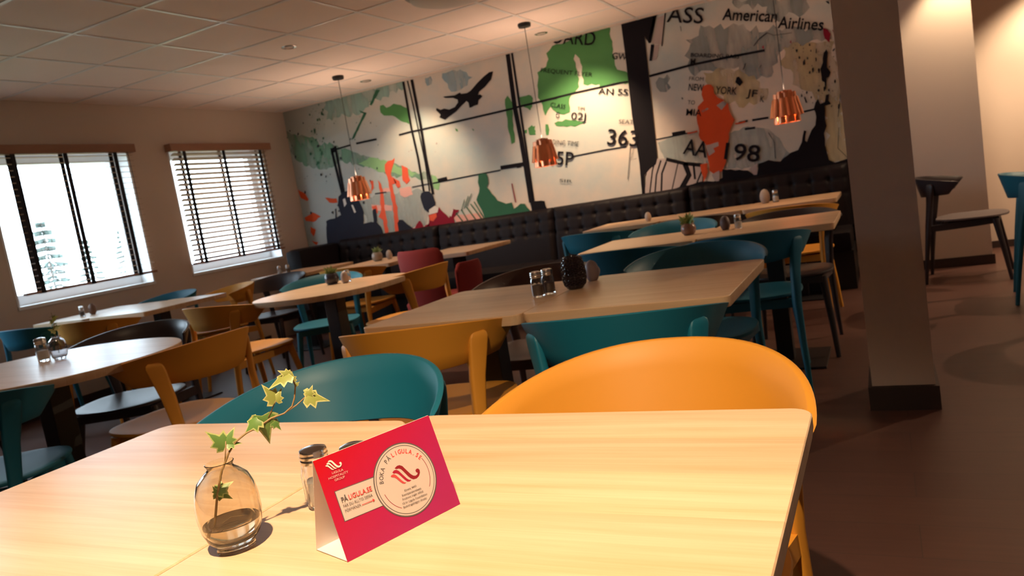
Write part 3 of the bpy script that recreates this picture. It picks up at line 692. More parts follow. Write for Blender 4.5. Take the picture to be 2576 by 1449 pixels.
bm = bmesh.new(); add_box(bm, (-5.74+3.0, 6.16-6.45, 0.0), (-5.525+3.0, YM-0.012-6.45, 0.93), 0.06)
smooth_by_angle(link('end_panel', bm, M_LEATHER, bench), 40)

# ------------------------------------------------------------------ tables
def top_bm(outline, zt=0.74, th=0.032, ch=0.006, under=0.004):
    bm = bmesh.new()
    def ring(s, z):
        o = []
        for (x, y) in outline:
            r = math.hypot(x, y); o.append((x*(1-s/r), y*(1-s/r), z))
        return o
    add_loft(bm, [ring(under, zt-th), ring(0, zt-th*0.55), ring(0, zt-0.002), ring(0.002, zt)])
    return bm
def base_parts(t, cols, w=0.085, plate=0.42, rnd_=False):
    for (x, y) in cols:
        link('column', boxbm((x-w/2, y-w/2, 0.012), (x+w/2, y+w/2, 0.705), 0.004), M_BLACK, t)
        if rnd_:
            bm = bmesh.new(); add_lathe(bm, [(0, 0), (0.26, 0), (0.26, 0.008), (0.05, 0.014), (0, 0.014)], 40, (x, y, 0)); link('foot_plate', bm, M_BLACK, t)
        else: link('foot_plate', boxbm((x-plate/2, y-plate/2, 0), (x+plate/2, y+plate/2, 0.012), 0.003), M_BLACK, t)
        bm = bmesh.new(); add_box(bm, (x-0.19, y-0.02, 0.700), (x+0.19, y+0.02, 0.7138)); add_box(bm, (x-0.02, y-0.22, 0.700), (x+0.02, y+0.22, 0.7138))
        link('cross_bracket', bm, M_BLACK, t)
def rect_table(x0, x1, y0, y1, label, group=None, r=0.028, w=0.085):
    t = thing('dining_table', label, 'table', ((x0+x1)/2, (y0+y1)/2, 0), 0, group)
    smooth_by_angle(link('tabletop', top_bm(rrect(x1-x0, y1-y0, r)), M_WOOD, t), 30)
    base_parts(t, [(0, 0)], w)
    return t
rect_table(-1.387, -0.7672, 0.345, 1.055, 'ash square table at lower left of photo holding the ivy vase', None, 0.035)
rect_table(-0.763, -0.115, 0.375, 1.080, 'nearest ash table at lower right holding the red tent card', None, 0.030)
rect_table(-1.630, -1.030, 2.040, 2.745, 'left table of the second row, dark pedestal behind a yellow chair back')
rect_table(-1.027, -0.400, 2.055, 2.785, 'right table of the second row, under the glass pepper shaker and zigzag vase')
rect_table(-1.510, -0.880, 3.800, 4.440, 'left table of the third row, in front of the bright teal chair')
rect_table(-0.877, -0.225, 3.850, 4.540, 'right table of the third row, under grey shaker and glass shaker')
rect_table(-2.190, -1.580, 5.700, 6.120+.25, 'leftmost of the bench tables on the right half, with one pale egg shaker')
rect_table(-1.577, -0.950, 5.780, 6.400, 'middle bench table on the right half, behind the bright teal chair')
rect_table(-0.947, -0.300, 5.740, 6.420, 'rightmost bench table beside the pillar, behind the yellow chair')
rect_table(-5.340, -4.660, 5.220, 5.930, 'bench table in the window corner with two small shakers')
rect_table(-4.300, -3.640, 5.080, 5.800, 'bench table with a small succulent pot, left of the red chair')
rect_table(-3.600, -2.960, 5.180, 5.980, 'bench table behind the red chair, its end jutting to the right')
rect_table(-5.720, -5.115, 3.400, 4.120, 'table pushed under the near window, wall side of the pair')
rect_table(-5.110, -4.500, 3.430, 4.160, 'table under the near window, room side of the pair')
def round_table(cx, cy, a, b_, n, label):
    t = thing('round_table', label, 'table', (cx, cy, 0))
    smooth_by_angle(link('tabletop', top_bm(superell(a, b_, n, 72)), M_WOOD, t), 30)
    base_parts(t, [(0, 0)], 0.09, rnd_=True)
round_table(-3.01, 1.81, 0.535, 0.45, 2.15, 'oval table at left edge of photo with window glare and a small ivy vase')
round_table(-3.03, 3.60, 0.42, 0.44, 2.6, 'rounded table in mid room with dark succulent pot between teal and yellow chairs')

# ------------------------------------------------------------------ chairs
def band_bm(a=0.288, yr=-0.322, yt=0.050, zc=0.768, zt=0.700, hc=0.150, he=0.085, th=0.011):
    bm = bmesh.new(); NS = 48; n = 2.2; b_ = yt-yr
    def surf(s, t):
        ph = s*radians(88)*(1-0.16*(1-t)*abs(s)**2.0)
        c, sn = max(cos(ph), 0.0), sin(ph)
        x = a*math.copysign(abs(sn)**(2/n), sn); y = yt - b_*c**(2/n)
        k = abs(s)**2.0
        top = zc-(zc-zt)*k; bot = top-(hc+(he-hc)*abs(s)**1.6)
        fl = 1-0.13*(1-t)                       # flares outward towards the top
        return Vector((x*fl, yt+(y-yt)*fl, bot+(top-bot)*t))
    secs = []
    prof = [(0.0, -.6), (0.015, -1), (0.33, -1), (0.66, -1), (0.985, -1), (1.0, -.6), (1.0, .6), (0.985, 1), (0.66, 1), (0.33, 1), (0.015, 1), (0.0, .6)]
    for i in range(NS+1):
        s = -1+2*i/NS
        s = math.copysign(abs(s)**0.92, s)
        e = 1.0 if 0 < i < NS else 0.55
        sec = []
        for (t, o) in prof:
            tt = 0.5+(t-0.5)*(1 if 0 < i < NS else 0.93)
            p = surf(s, tt); d1 = surf(min(1, s+.01), tt)-surf(max(-1, s-.01), tt); d2 = Vector((0, 0, 1))
            nr = d1.cross(d2).normalized()
            sec.append(p+nr*o*th*e/1.0*0.62)
        secs.append(sec)
    add_loft(bm, secs)
    return bm
def seat_bm(a=0.226, b_=0.225, cy=0.02, z=0.452, th=0.016):
    bm = bmesh.new(); k = 44; radii = [0.0, .25, .5, .7, .85, .95, 1.0]
    out = superell(1, 1, 2.7, k)
    def zz(x, y): return z - 0.014*(1-min(1, (x*x+y*y))) + 0.004*abs(x)
    def mk(s, dz, extra=0):
        return [bm.verts.new((a*x*s+extra*x, cy+b_*y*s+extra*y, zz(x*s, y*s)+dz)) for x, y in out]
    c0 = bm.verts.new((0, cy, zz(0, 0))); prev = mk(radii[1], 0)
    for i in range(k): bm.faces.new((c0, prev[i], prev[(i+1) % k]))
    for s in radii[2:]:
        r = mk(s, 0 if s < 1 else -0.002)
        for i in range(k): bm.faces.new((prev[i], r[i], r[(i+1) % k], prev[(i+1) % k]))
        prev = r
    for s, dz in ((1.01, -th*.5), (1.0, -th*.9), (0.95, -th)):
        r = mk(s, dz)
        for i in range(k): bm.faces.new((prev[i], r[i], r[(i+1) % k], prev[(i+1) % k]))
        prev = r
    c1 = bm.verts.new((0, cy, zz(0, 0)-th))
    for i in range(k): bm.faces.new((c1, prev[(i+1) % k], prev[i]))
    bmesh.ops.recalc_face_normals(bm, faces=bm.faces[:])
    return bm
def rear_leg_bm(s):
    bm = bmesh.new(); secs = []
    pts = [(0.212, -0.285, 0.0, 0.020, 0.022), (0.202, -0.265, 0.20, 0.028, 0.028), (0.194, -0.240, 0.42, 0.038, 0.032), (0.203, -0.218, 0.58, 0.050, 0.028), (0.219, -0.208, 0.68, 0.062, 0.022), (0.222, -0.2055, 0.700, 0.062, 0.020), (0.223, -0.205, 0.712, 0.054, 0.018), (0.2235, -0.2045, 0.718, 0.036, 0.014)]
    th = radians(-46)
    for (x, y, z, w, d) in pts:
        f = min(1, z/0.5); ang = th*f
        cx, cy = cos(ang), sin(ang)
        q = []
        for (u, v) in rrect(w, d, min(w, d)*0.32, 3):
            X = cx*u - cy*v*(-1); 
            X = cx*u + sin(-ang)*v*1.0; Y = -sin(-ang)*u*(-1) * -1 + cos(ang)*v
            # rotate (u,v) by +45deg-ish so the flat follows the band
            X = u*cos(-ang) - v*sin(-ang); Y = u*sin(-ang) + v*cos(-ang)
            q.append((s*(x+X), y+Y, z))
        secs.append(q)
    add_loft(bm, secs)
    return bm
def front_leg_bm(s):
    bm = bmesh.new(); add_tube(bm, [(s*0.212, 0.235, 0), (s*0.196, 0.205, 0.2), (s*0.172, 0.165, 0.425)], [0.0125, 0.0165, 0.021], 14); return bm
def frame_bm():
    bm = bmesh.new()
    # side rails running back to the rear legs, front rail, rear rail
    for s in (-1, 1):
        add_loft(bm, [[(s*(x-0.012), y, z0), (s*(x+0.012), y, z0), (s*(x+0.012), y, z1), (s*(x-0.012), y, z1)] for x, y, z0, z1 in
                      [(0.160, 0.190, 0.395, 0.432), (0.168, 0.05, 0.385, 0.425), (0.180, -0.12, 0.378, 0.425), (0.193, -0.238, 0.375, 0.418)]])
    add_box(bm, (-0.165, 0.165, 0.395), (0.165, 0.187, 0.432)); add_box(bm, (-0.178, -0.165, 0.385), (0.178, -0.145, 0.428))
    return bm
def make_chair(m, mseat, label, yt=-0.005, zt=0.718):
    t = thing('dining_chair', label, 'chair')
    smooth_by_angle(link('seat', seat_bm(), mseat, t), 50)
    smooth_by_angle(link('backrest', band_bm(yt=yt, zt=zt), m, t), 50)
    link('seat_frame', frame_bm(), m, t)
    for s in (-1, 1):
        smooth_by_angle(link('leg', front_leg_bm(s), m, t), 50)
        smooth_by_angle(link('leg', rear_leg_bm(s), m, t), 50)
    return t
PROTO = {}
def chair(kind, x, y, rot, label, deep=False):
    if deep:
        m = {'yellow': M_YEL, 'teal': M_TEAL}[kind]; t = make_chair(m, m, label, 0.05, 0.700)
    elif kind not in PROTO:
        m, ms = {'yellow': (M_YEL, M_YEL), 'teal': (M_TEAL, M_TEAL), 'dark': (M_DARK, M_DARK), 'brown': (M_BROWN, M_BROWN), 'grey': (M_DARK, M_GREYFAB)}[kind]
        PROTO[kind] = t = make_chair(m, ms, label)
    else:
        t = copy_tree(PROTO[kind]); t['label'] = label
    t.location = (x, y, 0); t.rotation_euler = (0, 0, radians(rot))
    t['group'] = {'yellow': 'yellow wooden dining chairs', 'teal': 'teal wooden dining chairs'}.get(kind, 'dark wooden dining chairs')
    return t
chair('yellow', -0.41, 1.135, 177, 'large yellow chair facing the camera across the nearest table', True)
chair('teal', -1.115, 1.165, 193, 'teal chair facing the camera behind the ivy vase table', True)
chair('yellow', -2.59, 2.03, 90, 'yellow chair seen from behind at the oval table, seat half in shadow')
chair('dark', -3.28, 2.34, 206, 'black chair on the window side of the oval table, seat catching blue light')
chair('teal', -2.83, 1.43, 34, 'teal chair at lower left edge, backrest toward the camera')
chair('grey', -3.78, 1.72, -80, 'dark chair with grey seat cut by the left edge of photo')
chair('yellow', -1.38, 2.11, 10, 'yellow chair with its back to the camera at the second row, behind the teal chair')
chair('teal', -0.7, 2.075, 7, 'teal chair, back to the camera, at second row above the big yellow chair')
chair('brown', -1.38, 2.9, 186, 'dark brown chair facing the camera behind the pepper shaker table')
chair('teal', -0.72, 3.03, 182, 'teal chair facing the camera behind the zigzag vase table, rounded back')
chair('teal', -1.2, 3.8, -2, 'teal chair with its back to the camera at the left third row table')
chair('teal', -0.62, 3.82, 6, 'teal chair with long leg visible, back to the camera at right third row table')
chair('teal', -1.26, 4.86, 182, 'bright teal chair facing the camera behind the small potted plant')
chair('dark', -0.51, 4.44, 181, 'dark chair facing the camera behind the glass shaker table, mostly hidden')
chair('teal', -1.89, 5.36, -12, 'teal chair with its back to the camera at the leftmost right-hand bench table')
chair('dark', -1.23, 5.52, 2, 'dark chair with its back to the camera at the middle bench table')
chair('yellow', -0.56, 5.36, -3, 'yellow chair with shaded back at the rightmost bench table near the pillar')
chair('yellow', -3.56, 3.37, -8, 'yellow chair seen from behind between oval table and rounded table')
chair('teal', -3.58, 4.14, 212, 'teal chair facing the camera behind the rounded mid-room table')
chair('yellow', -2.84, 4.04, 88, 'brightly lit yellow chair at right side of the rounded table, in front of red chair')
chair('yellow', -3.93, 5.04, 3, 'yellow chair with its back to the camera at the succulent bench table')
chair('dark', -4.75, 4.85, 187, 'black chair with rounded back facing the camera near the far window')
chair('teal', -5.29, 3.29, 2, 'teal chair with its back to the camera at the left of the window tables')
chair('yellow', -4.71, 3.32, 8, 'yellow chair with its back to the camera at the window tables')
chair('teal', -5.55, 4.36, 178, 'teal chair facing the camera behind the window tables, under the near window')
chair('yellow', -4.88, 4.36, 155, 'yellow chair turned sideways at the end of the window tables')
chair('grey', 0.52, 6.34, -98, 'dark chair with grey seat standing alone against the right back wall')
chair('teal', 0.94, 5.40, -96, 'teal chair cut by the right edge of photo')
chair('teal', 1.26, 4.60, -100, 'teal chair just outside the right edge of the photo')

# red upholstered armchair
def red_chair(x, y, rot):
    t = thing('armchair', 'dark red upholstered shell armchair with back and arm panels at the left bench tables', 'armchair', (x, y, 0), radians(rot))
    def shell(a0, a1, z0, z1, n=16, flare=0.0, rt=0.04):
        bm = bmesh.new(); R0 = 0.275; secs = []
        for i in range(n+1):
            f = i/n; a = radians(a0+(a1-a0)*f); e = min(f, 1-f)*2
            inset = rt*(1-min(1, e/0.22))**2
            zt = z1-inset*1.2; zb = z0+(0 if z0 < .4 else inset*.5)
            sec = []
            for (t_, o) in [(0, -1), (.5, -1), (.93, -1), (1, -.4), (1, .4), (.93, 1), (.5, 1), (0, 1)]:
                z = zb+(zt-zb)*t_; r = R0+o*0.016+0.07*(z-0.42)
                sec.append((r*sin(a), -r*cos(a)*1.0, z))
            secs.append(sec)
        add_loft(bm, secs); return bm
    smooth_by_angle(link('back_panel', shell(-44, 44, 0.40, 0.84), M_RED, t), 60)
    smooth_by_angle(link('arm_panel', shell(58, 112, 0.38, 0.70), M_RED, t), 60)
    smooth_by_angle(link('arm_panel', shell(-112, -58, 0.38, 0.70), M_RED, t), 60)
    bm = bmesh.new(); sec = superell(1, 1, 2.4, 36)
    add_loft(bm, [[(0.23*x, 0.24*y+.02, .34) for x, y in sec], [(0.285*x, 0.285*y+.0, .37) for x, y in sec], [(0.29*x, 0.29*y, .43) for x, y in sec], [(0.26*x, 0.26*y, .465) for x, y in sec]])
    smooth_by_angle(link('seat', bm, M_RED, t), 50)
    bm = bmesh.new(); add_tube(bm, [(0, 0, .035), (0, 0, .345)], [0.028, 0.028], 14); link('column', bm, M_BLACK, t)
    for k in range(4):
        a = pi/4+k*pi/2; bm = bmesh.new(); add_tube(bm, [(0, 0, .06), (.27*cos(a), .27*sin(a), .013)], [0.018, 0.012], 8); link('leg', bm, M_BLACK, t)
red_chair(-3.02, 4.86, -8)

# ------------------------------------------------------------------ copper pendants
def pendant(x, y, label):
    t = thing('pendant_lamp', label, 'pendant lamp', (x, y, ZC), 0, 'copper pendant lamps in a row along the bench')
    bm = bmesh.new(); add_lathe(bm, [(0, 0), (0.052, -0.001), (0.055, -0.012), (0.05, -0.030), (0.010, -0.034), (0, -0.034)], 28)
    smooth_by_angle(link('ceiling_rose', bm, M_BLACK, t), 40)
    bm = bmesh.new(); add_tube(bm, [(0, 0, -0.03), (0, 0, -0.955)], 0.0028, 8); link('cord', bm, M_CORD, t)
    bm = bmesh.new(); add_lathe(bm, [(0, -0.93), (0.018, -0.93), (0.022, -0.95), (0.022, -0.99), (0, -0.99)], 18); link('lamp_holder', bm, M_COPPER, t)
    # shade of overlapping curved copper leaves in three tiers
    k = 0
    for (n, r0, r1, z0, z1, off) in ((8, 0.050, 0.062, -0.935, -1.075, 0), (8, 0.078, 0.094, -0.950, -1.160, 0.5), (8, 0.088, 0.116, -0.985, -1.115, 0.0)):
        for j in range(n):
            a = 2*pi*(j+off)/n; half = pi/n*0.98
            bm = bmesh.new(); secs = []
            for i in range(7):
                u = -1+2*i/6; aa = a+half*u*0.95
                sec = []
                for (tz, o) in [(0, 0), (.5, 0), (1, 0), (1, 1), (.5, 1), (0, 1)]:
                    z = z0+(z1-z0)*tz; r = r0+(r1-r0)*tz-0.010*u*u+o*0.0014
                    sec.append((r*cos(aa), r*sin(aa), z))
                secs.append(sec)
            add_loft(bm, secs)
            smooth_by_angle(link('shade_leaf', bm, M_COPPER, t), 50)
    bm = bmesh.new(); add_lathe(bm, [(0.018, -0.99), (0.03, -1.02), (0.028, -1.05), (0, -1.07)], 16)
    link('bulb', bm, M_BULB, t)
    pl = bpy.data.lights.new('pendant_glow', 'POINT'); pl.energy = 1.2; pl.color = (1, .62, .30); pl.shadow_soft_size = 0.025
    for (px_, py_) in ((-4.43, 5.90), (-2.475, 5.86), (-0.575, 5.88)):
        po = bpy.data.objects.new('pendant_glow', pl); COL.objects.link(po); po.location = (px_, py_, ZC-1.11)
    return t
M_BULB = bpy.data.materials.new('warm_bulb'); M_BULB.use_nodes = True
_b = M_BULB.node_tree.nodes['Principled BSDF']; _b.inputs['Base Color'].default_value = (1, .8, .6, 1)
_b.inputs['Emission Color'].default_value = (1, .55, .22, 1); _b.inputs['Emission Strength'].default_value = 1.2
pd = pendant(-4.43, 5.90, 'copper pendant lamp nearest the windows')
for (x, y, lab) in ((-2.475, 5.86, 'copper pendant lamp in the middle, in front of the 5P lettering'), (-0.575, 5.88, 'copper pendant lamp nearest the pillar, in front of black crowd silhouettes')):
    c = copy_tree(pd); c.location = (x, y, ZC); c['label'] = lab

# ceiling fixtures
def downlight(x, y, label):
    t = thing('downlight', label, 'ceiling light', (x, y, ZC), 0, 'small recessed downlights')
    bm = bmesh.new(); add_lathe(bm, [(0.040, -0.002), (0.046, -0.006), (0.056, -0.004), (0.058, 0.0)], 30); link('trim_ring', bm, M_CHROME, t)
    bm = bmesh.new(); add_lathe(bm, [(0, -0.0012), (0.041, -0.0012)], 30); link('lens', bm, mat('frosted_lens', (.62, .52, .45), .5), t)
downlight(-3.86, 4.62, 'small round downlight in the ceiling tile left of the first pendant rose')
downlight(-4.48, 6.40, 'faint round downlight close to the mural, above the first pendant')
downlight(-2.55, 6.38, 'tiny round downlight close to the mural beside the middle pendant rose')
t = thing('air_diffuser', 'large round white saucer air diffuser at top edge of the ceiling', 'air vent', (-2.36, 4.47, ZC))
bm = bmesh.new(); add_lathe(bm, [(0, -0.075), (0.10, -0.074), (0.20, -0.064), (0.262, -0.044), (0.268, -0.036), (0.20, -0.040), (0, -0.045)], 48)
smooth_by_angle(link('saucer', bm, mat('diffuser_white', (.66, .58, .52), .5), t), 50)
bm = bmesh.new(); add_lathe(bm, [(0.12, 0), (0.12, -0.036), (0.20, -0.036), (0.30, -0.012), (0.31, 0)], 48); smooth_by_angle(link('neck', bm, mat('diffuser_dark', (.30, .26, .24), .5), t), 50)

# ------------------------------------------------------------------ table-top things
ZT = 0.7402
def lathe_obj(name, prof, m, parent, n=36, ripple=None, ang=50):
    bm = bmesh.new(); add_lathe(bm, prof, n, ripple=ripple); return smooth_by_angle(link(name, bm, m, parent), ang)
def shaker(x, y, label, fill='salt', s=1.0, group='salt and pepper shakers'):
    t = thing('salt_shaker' if fill == 'salt' else 'pepper_shaker', label, 'shaker', (x, y, ZT), 0, group)
    fac = lambda a, z: 1+0.035*cos(8*a)*(1 if 0.006 < z < 0.055*s else 0)
    S = lambda L: [(r*s, z*s) for r, z in L]
    lathe_obj('jar', S([(0, 0), (0.017, 0), (0.0190, 0.003), (0.0195, 0.012), (0.0195, 0.046), (0.0175, 0.056), (0.0150, 0.060), (0.0150, 0.064), (0.0132, 0.064), (0.0132, 0.059), (0.0158, 0.054), (0.0175, 0.045), (0.0175, 0.012), (0.0165, 0.006), (0, 0.005)]), M_GLASS, t, 48, fac)
    lathe_obj('contents', S([(0, 0.0055), (0.0160, 0.0065), (0.0170, 0.012), (0.0170, 0.036), (0.0, 0.040)]), M_SALT if fill == 'salt' else M_PEPPER, t, 24)
    lathe_obj('lid', S([(0.0170, 0.0585), (0.0182, 0.060), (0.0182, 0.064), (0.0174, 0.0655), (0.0184, 0.067), (0.0184, 0.070), (0.0176, 0.0715), (0.0182, 0.073), (0.0170, 0.0765), (0.010, 0.0790), (0, 0.0795)]), M_CHROME, t, 36)
    return t
def egg(x, y, col, label, s=1.0, mt='ceramic_egg', name='egg_shaker'):
    m = mat(mt, col, 0.45, vary=0.06)
    o = link(name, bmesh.new(), m)
    bm = bmesh.new(); prof = []
    for i in range(17):
        u = i/16; z = 0.075*u; r = 0.0255*sqrt(max(0, 1-((u-.42)/.58)**2)) if u > .42 else 0.0255*sqrt(max(0, 1-((.42-u)/.50)**2))
        prof.append((r*s, z*s))
    prof = [(0, 0)]+prof[0:-1]+[(0, 0.075*s)]
    add_lathe(bm, prof, 28); bm.to_mesh(o.data); bm.free(); smooth_by_angle(o, 60); o.location = (x, y, ZT)
    tag(o, label, 'shaker', 'egg-shaped ceramic shakers'); return o
def leaf_bm(bm, p, d, up, size, curl=0.15):
    """five-lobed ivy leaf; vertex colour 'rim' marks the pale margin"""
    d = Vector(d).normalized(); up = Vector(up); side = d.cross(up).normalized(); nrm = side.cross(d).normalized()
    out = [(-.02, -.06), (-.30, -.14), (-.50, .04), (-.34, .16), (-.46, .40), (-.20, .44), (0, 1.0), (.20, .44), (.46, .40), (.34, .16), (.50, .04), (.30, -.14), (.02, -.06)]
    lay = bm.loops.layers.color.get('rim') or bm.loops.layers.color.new('rim')
    def P(u, v, k): return Vector(p)+side*u*size+d*v*size+nrm*(-curl*size*(u*u*2.2+v*v*.7)+0.0)
    o = [bm.verts.new(P(u, v, 1)) for u, v in out]
    i_ = [bm.verts.new(P(u*.74, .08+(v-.08)*.80, 1)) for u, v in out]
    c = bm.verts.new(P(0, .14, 1)+nrm*size*.02); n = len(o)
    for k in range(n):
        j = (k+1) % n
        f = bm.faces.new((o[k], o[j], i_[j], i_[k]))
        for l in f.loops: l[lay] = (1, 1, 1, 1) if l.vert in (o[k], o[j]) else (.55, .55, .55, 1)
        f = bm.faces.new((i_[k], i_[j], c))
        for l in f.loops: l[lay] = (0, 0, 0, 1) if l.vert is c else (.35, .35, .35, 1)
def leaf_mat(name, green, rim):
    m = bpy.data.materials.new(name); m.use_nodes = True; nt = m.node_tree; N = nt.nodes; L = nt.links; b = N['Principled BSDF']
    b.inputs['Roughness'].default_value = 0.45; b.inputs['Transmission Weight'].default_value = 0.0
    va = N.new('ShaderNodeVertexColor'); va.layer_name = 'rim'
    tc = N.new('ShaderNodeTexCoord'); ns = N.new('ShaderNodeTexNoise'); ns.inputs['Scale'].default_value = 160; L.new(tc.outputs['Object'], ns.inputs['Vector'])
    ad = N.new('ShaderNodeMath'); ad.operation = 'ADD'; L.new(va.outputs['Color'], ad.inputs[0]); L.new(ns.outputs['Fac'], ad.inputs[1])
    mr = N.new('ShaderNodeMapRange'); mr.inputs['From Min'].default_value = 0.85; mr.inputs['From Max'].default_value = 1.1; L.new(ad.outputs[0], mr.inputs['Value'])
    mx = N.new('ShaderNodeMix'); mx.data_type = 'RGBA'; mx.inputs[6].default_value = (*green, 1); mx.inputs[7].default_value = (*rim, 1)
    L.new(mr.outputs[0], mx.inputs[0]); L.new(mx.outputs[2], b.inputs['Base Color'])
    return m
M_LEAF = leaf_mat('ivy_leaf', (0.10, 0.20, 0.045), (0.36, 0.40, 0.15)); M_YLEAF = leaf_mat('young_ivy_leaf', (0.22, 0.25, 0.06), (0.42, 0.42, 0.17))
M_STEM = mat('ivy_stem', (0.26, 0.17, 0.07), 0.5); M_DLEAF = leaf_mat('succulent_leaf', (0.16, 0.27, 0.08), (0.34, 0.40, 0.16))

# the ivy vase on the nearest left table
VX, VY = -0.715, 0.597
v = thing('bud_vase', 'round smoked glass vase with ivy sprig and water on the lower left table', 'vase', (VX, VY, ZT))
prof = [(0, 0.0), (0.020, 0.0), (0.0225, 0.002), (0.0210, 0.0055), (0.0235, 0.009), (0.0295, 0.016), (0.0340, 0.028), (0.0362, 0.044), (0.0358, 0.060), (0.0335, 0.074), (0.0285, 0.086), (0.0205, 0.0935), (0.0155, 0.0975), (0.0145, 0.1005), (0.0165, 0.1045),
        (0.0155, 0.1050), (0.0132, 0.1010), (0.0140, 0.0960), (0.0195, 0.0915), (0.0270, 0.0842), (0.0318, 0.073), (0.0340, 0.0595), (0.0344, 0.045), (0.0322, 0.029), (0.0280, 0.0185), (0.021, 0.0120), (0, 0.0108)]
lathe_obj('glass_body', prof, M_SMOKE, v, 56)
lathe_obj('water', [(0, 0.0110), (0.0207, 0.0122), (0.0278, 0.0187), (0.0320, 0.0292), (0.0328, 0.0340), (0, 0.0340)], M_WATER, v, 48)
def vp(px, py, dy=0.0):                        # point in the upright plane through the vase that faces the camera
    nrm = Vector((VX, VY, 0)).normalized()
    p = hit(px, py, Vector((VX, VY, 0))+nrm*dy, nrm); return p-Vector((VX, VY, ZT))
iv = thing('ivy_sprig', 'variegated ivy sprig standing in the smoked glass vase, leaning right', 'plant', (VX, VY, ZT))
def sprig(pts, r0, r1, dys=None):
    P_ = [vp(px, py, (dys[i] if dys else 0)) for i, (px, py) in enumerate(pts)]
    bm = bmesh.new(); n = len(P_); add_tube(bm, P_, [r0+(r1-r0)*i/(n-1) for i in range(n)], 7); return link('stem', bm, M_STEM, iv, True)
sprig([(538, 1345), (541, 1310), (546, 1250), (552, 1215), (560, 1180), (575, 1140), (592, 1112), (618, 1090), (648, 1075), (682, 1052), (715, 1040), (735, 1022), (741, 1000), (743, 970), (738, 958)], 0.0015, 0.0009)
sprig([(566, 1165), (567, 1140), (568, 1110)], 0.0008, 0.0006)
sprig([(675, 1050), (684, 1030), (694, 1008)], 0.0008, 0.0006)
sprig([(722, 1035), (745, 1020), (772, 995)], 0.0009, 0.0007)
sprig([(738, 958), (728, 948), (722, 942)], 0.0008, 0.0006)
for k, pts in enumerate([[(540, 1330), (580, 1300), (622, 1295)], [(539, 1340), (575, 1350), (610, 1335)], [(539, 1345), (545, 1368), (590, 1360)]]):
    P_ = [vp(px, py, (-.006, .004, .008)[k]*i) for i, (px, py) in enumerate(pts)]
    bm = bmesh.new(); add_tube(bm, P_, 0.0005, 5); link('root', bm, M_STEM, iv, True)
def ivy_leaf(px, py, tx, ty, size, up, m=M_LEAF, curl=.25, dy=0.0):
    p = vp(px, py, dy); q = vp(tx, ty, dy*0.4); bm = bmesh.new()
    d = (q-p); L_ = d.length; leaf_bm(bm, p, d, up, L_ if size is None else size, curl); link('leaf', bm, m, iv, True)
cam_up = (0.25, -0.35, 0.9)
ivy_leaf(566, 1118, 530, 1096, 0.027, (0.5, -0.75, 0.3))
ivy_leaf(570, 1114, 584, 1084, 0.020, (0.5, -0.75, 0.2))
ivy_leaf(574, 1116, 604, 1112, 0.016, (0.4, -0.5, 0.8))
ivy_leaf(646, 1056, 622, 1080, 0.024, (0.35, -0.6, 0.55), M_LEAF, .35)
ivy_leaf(660, 1050, 676, 1118, 0.036, (0.6, -0.8, 0.30), M_LEAF, .35)
ivy_leaf(690, 1062, 700, 1072, 0.014, (0.4, -0.5, 0.8))
ivy_leaf(694, 1008, 704, 985, 0.016, (0.6, -0.7, 0.3), M_YLEAF)
ivy_leaf(692, 1006, 664, 972, 0.025, (0.1, -0.4, 0.9), M_YLEAF, .1)
ivy_leaf(772, 996, 826, 1002, 0.030, (0.3, -0.6, 0.75), M_YLEAF)
ivy_leaf(776, 996, 784, 974, 0.014, (0.6, -0.7, 0.3), M_YLEAF)
ivy_leaf(724, 942, 683, 966, 0.029, (0.2, -0.4, 0.9), M_YLEAF)
ivy_leaf(726, 943, 712, 937, 0.014, (0.5, -0.7, 0.5), M_YLEAF)
ivy_leaf(735, 958, 734, 935, 0.012, (0.7, -0.6, 0.1), M_YLEAF, .1)
ivy_leaf(744, 968, 752, 962, 0.006, (0.7, -0.6, 0.1), M_YLEAF, .1)
ivy_leaf(548, 1235, 572, 1218, 0.020, (0.4, -0.7, 0.5))
ivy_leaf(548, 1238, 576, 1252, 0.020, (0.4, -0.8, 0.3))
ivy_leaf(546, 1240, 534, 1224, 0.010, (0.4, -0.7, 0.4))
shaker(-0.684, 0.716, 'glass salt shaker with ribbed metal lid, left behind the red tent card')
shaker(-0.628, 0.728, 'second glass shaker hidden behind the red tent card, only its lid showing', 'pepper')

# the red tent card
FL = Vector((-0.5425, 0.5862, ZT)); FR = Vector((-0.4890, 0.7357, ZT)); BL = Vector((-0.6005, 0.6046, ZT))
U = (FR-FL).normalized(); CW = (FR-FL).length
AP = (FL+BL)/2+Vector((0, 0, 0.1082))
V = (AP-FL); CH = V.length; V = V.normalized(); NRM = U.cross(V).normalized()
card = thing('tent_card', 'red and magenta folded paper tent card with white round badge on the nearest table', 'sign', tuple(FL))
def paper(name, a, b_, c, d, m, th=0.0005):
    bm = bmesh.new(); n = (b_-a).cross(c-b_).normalized()*th
    lo = [bm.verts.new(p-FL) for p in (a, b_, c, d)]; hi = [bm.verts.new(p-FL+n) for p in (a, b_, c, d)]
    bm.faces.new(lo[::-1]); bm.faces.new(hi)
    for i in range(4): bm.faces.new((lo[i], lo[(i+1) % 4], hi[(i+1) % 4], hi[i]))
    bmesh.ops.recalc_face_normals(bm, faces=bm.faces[:])
    return link(name, bm, m, card)
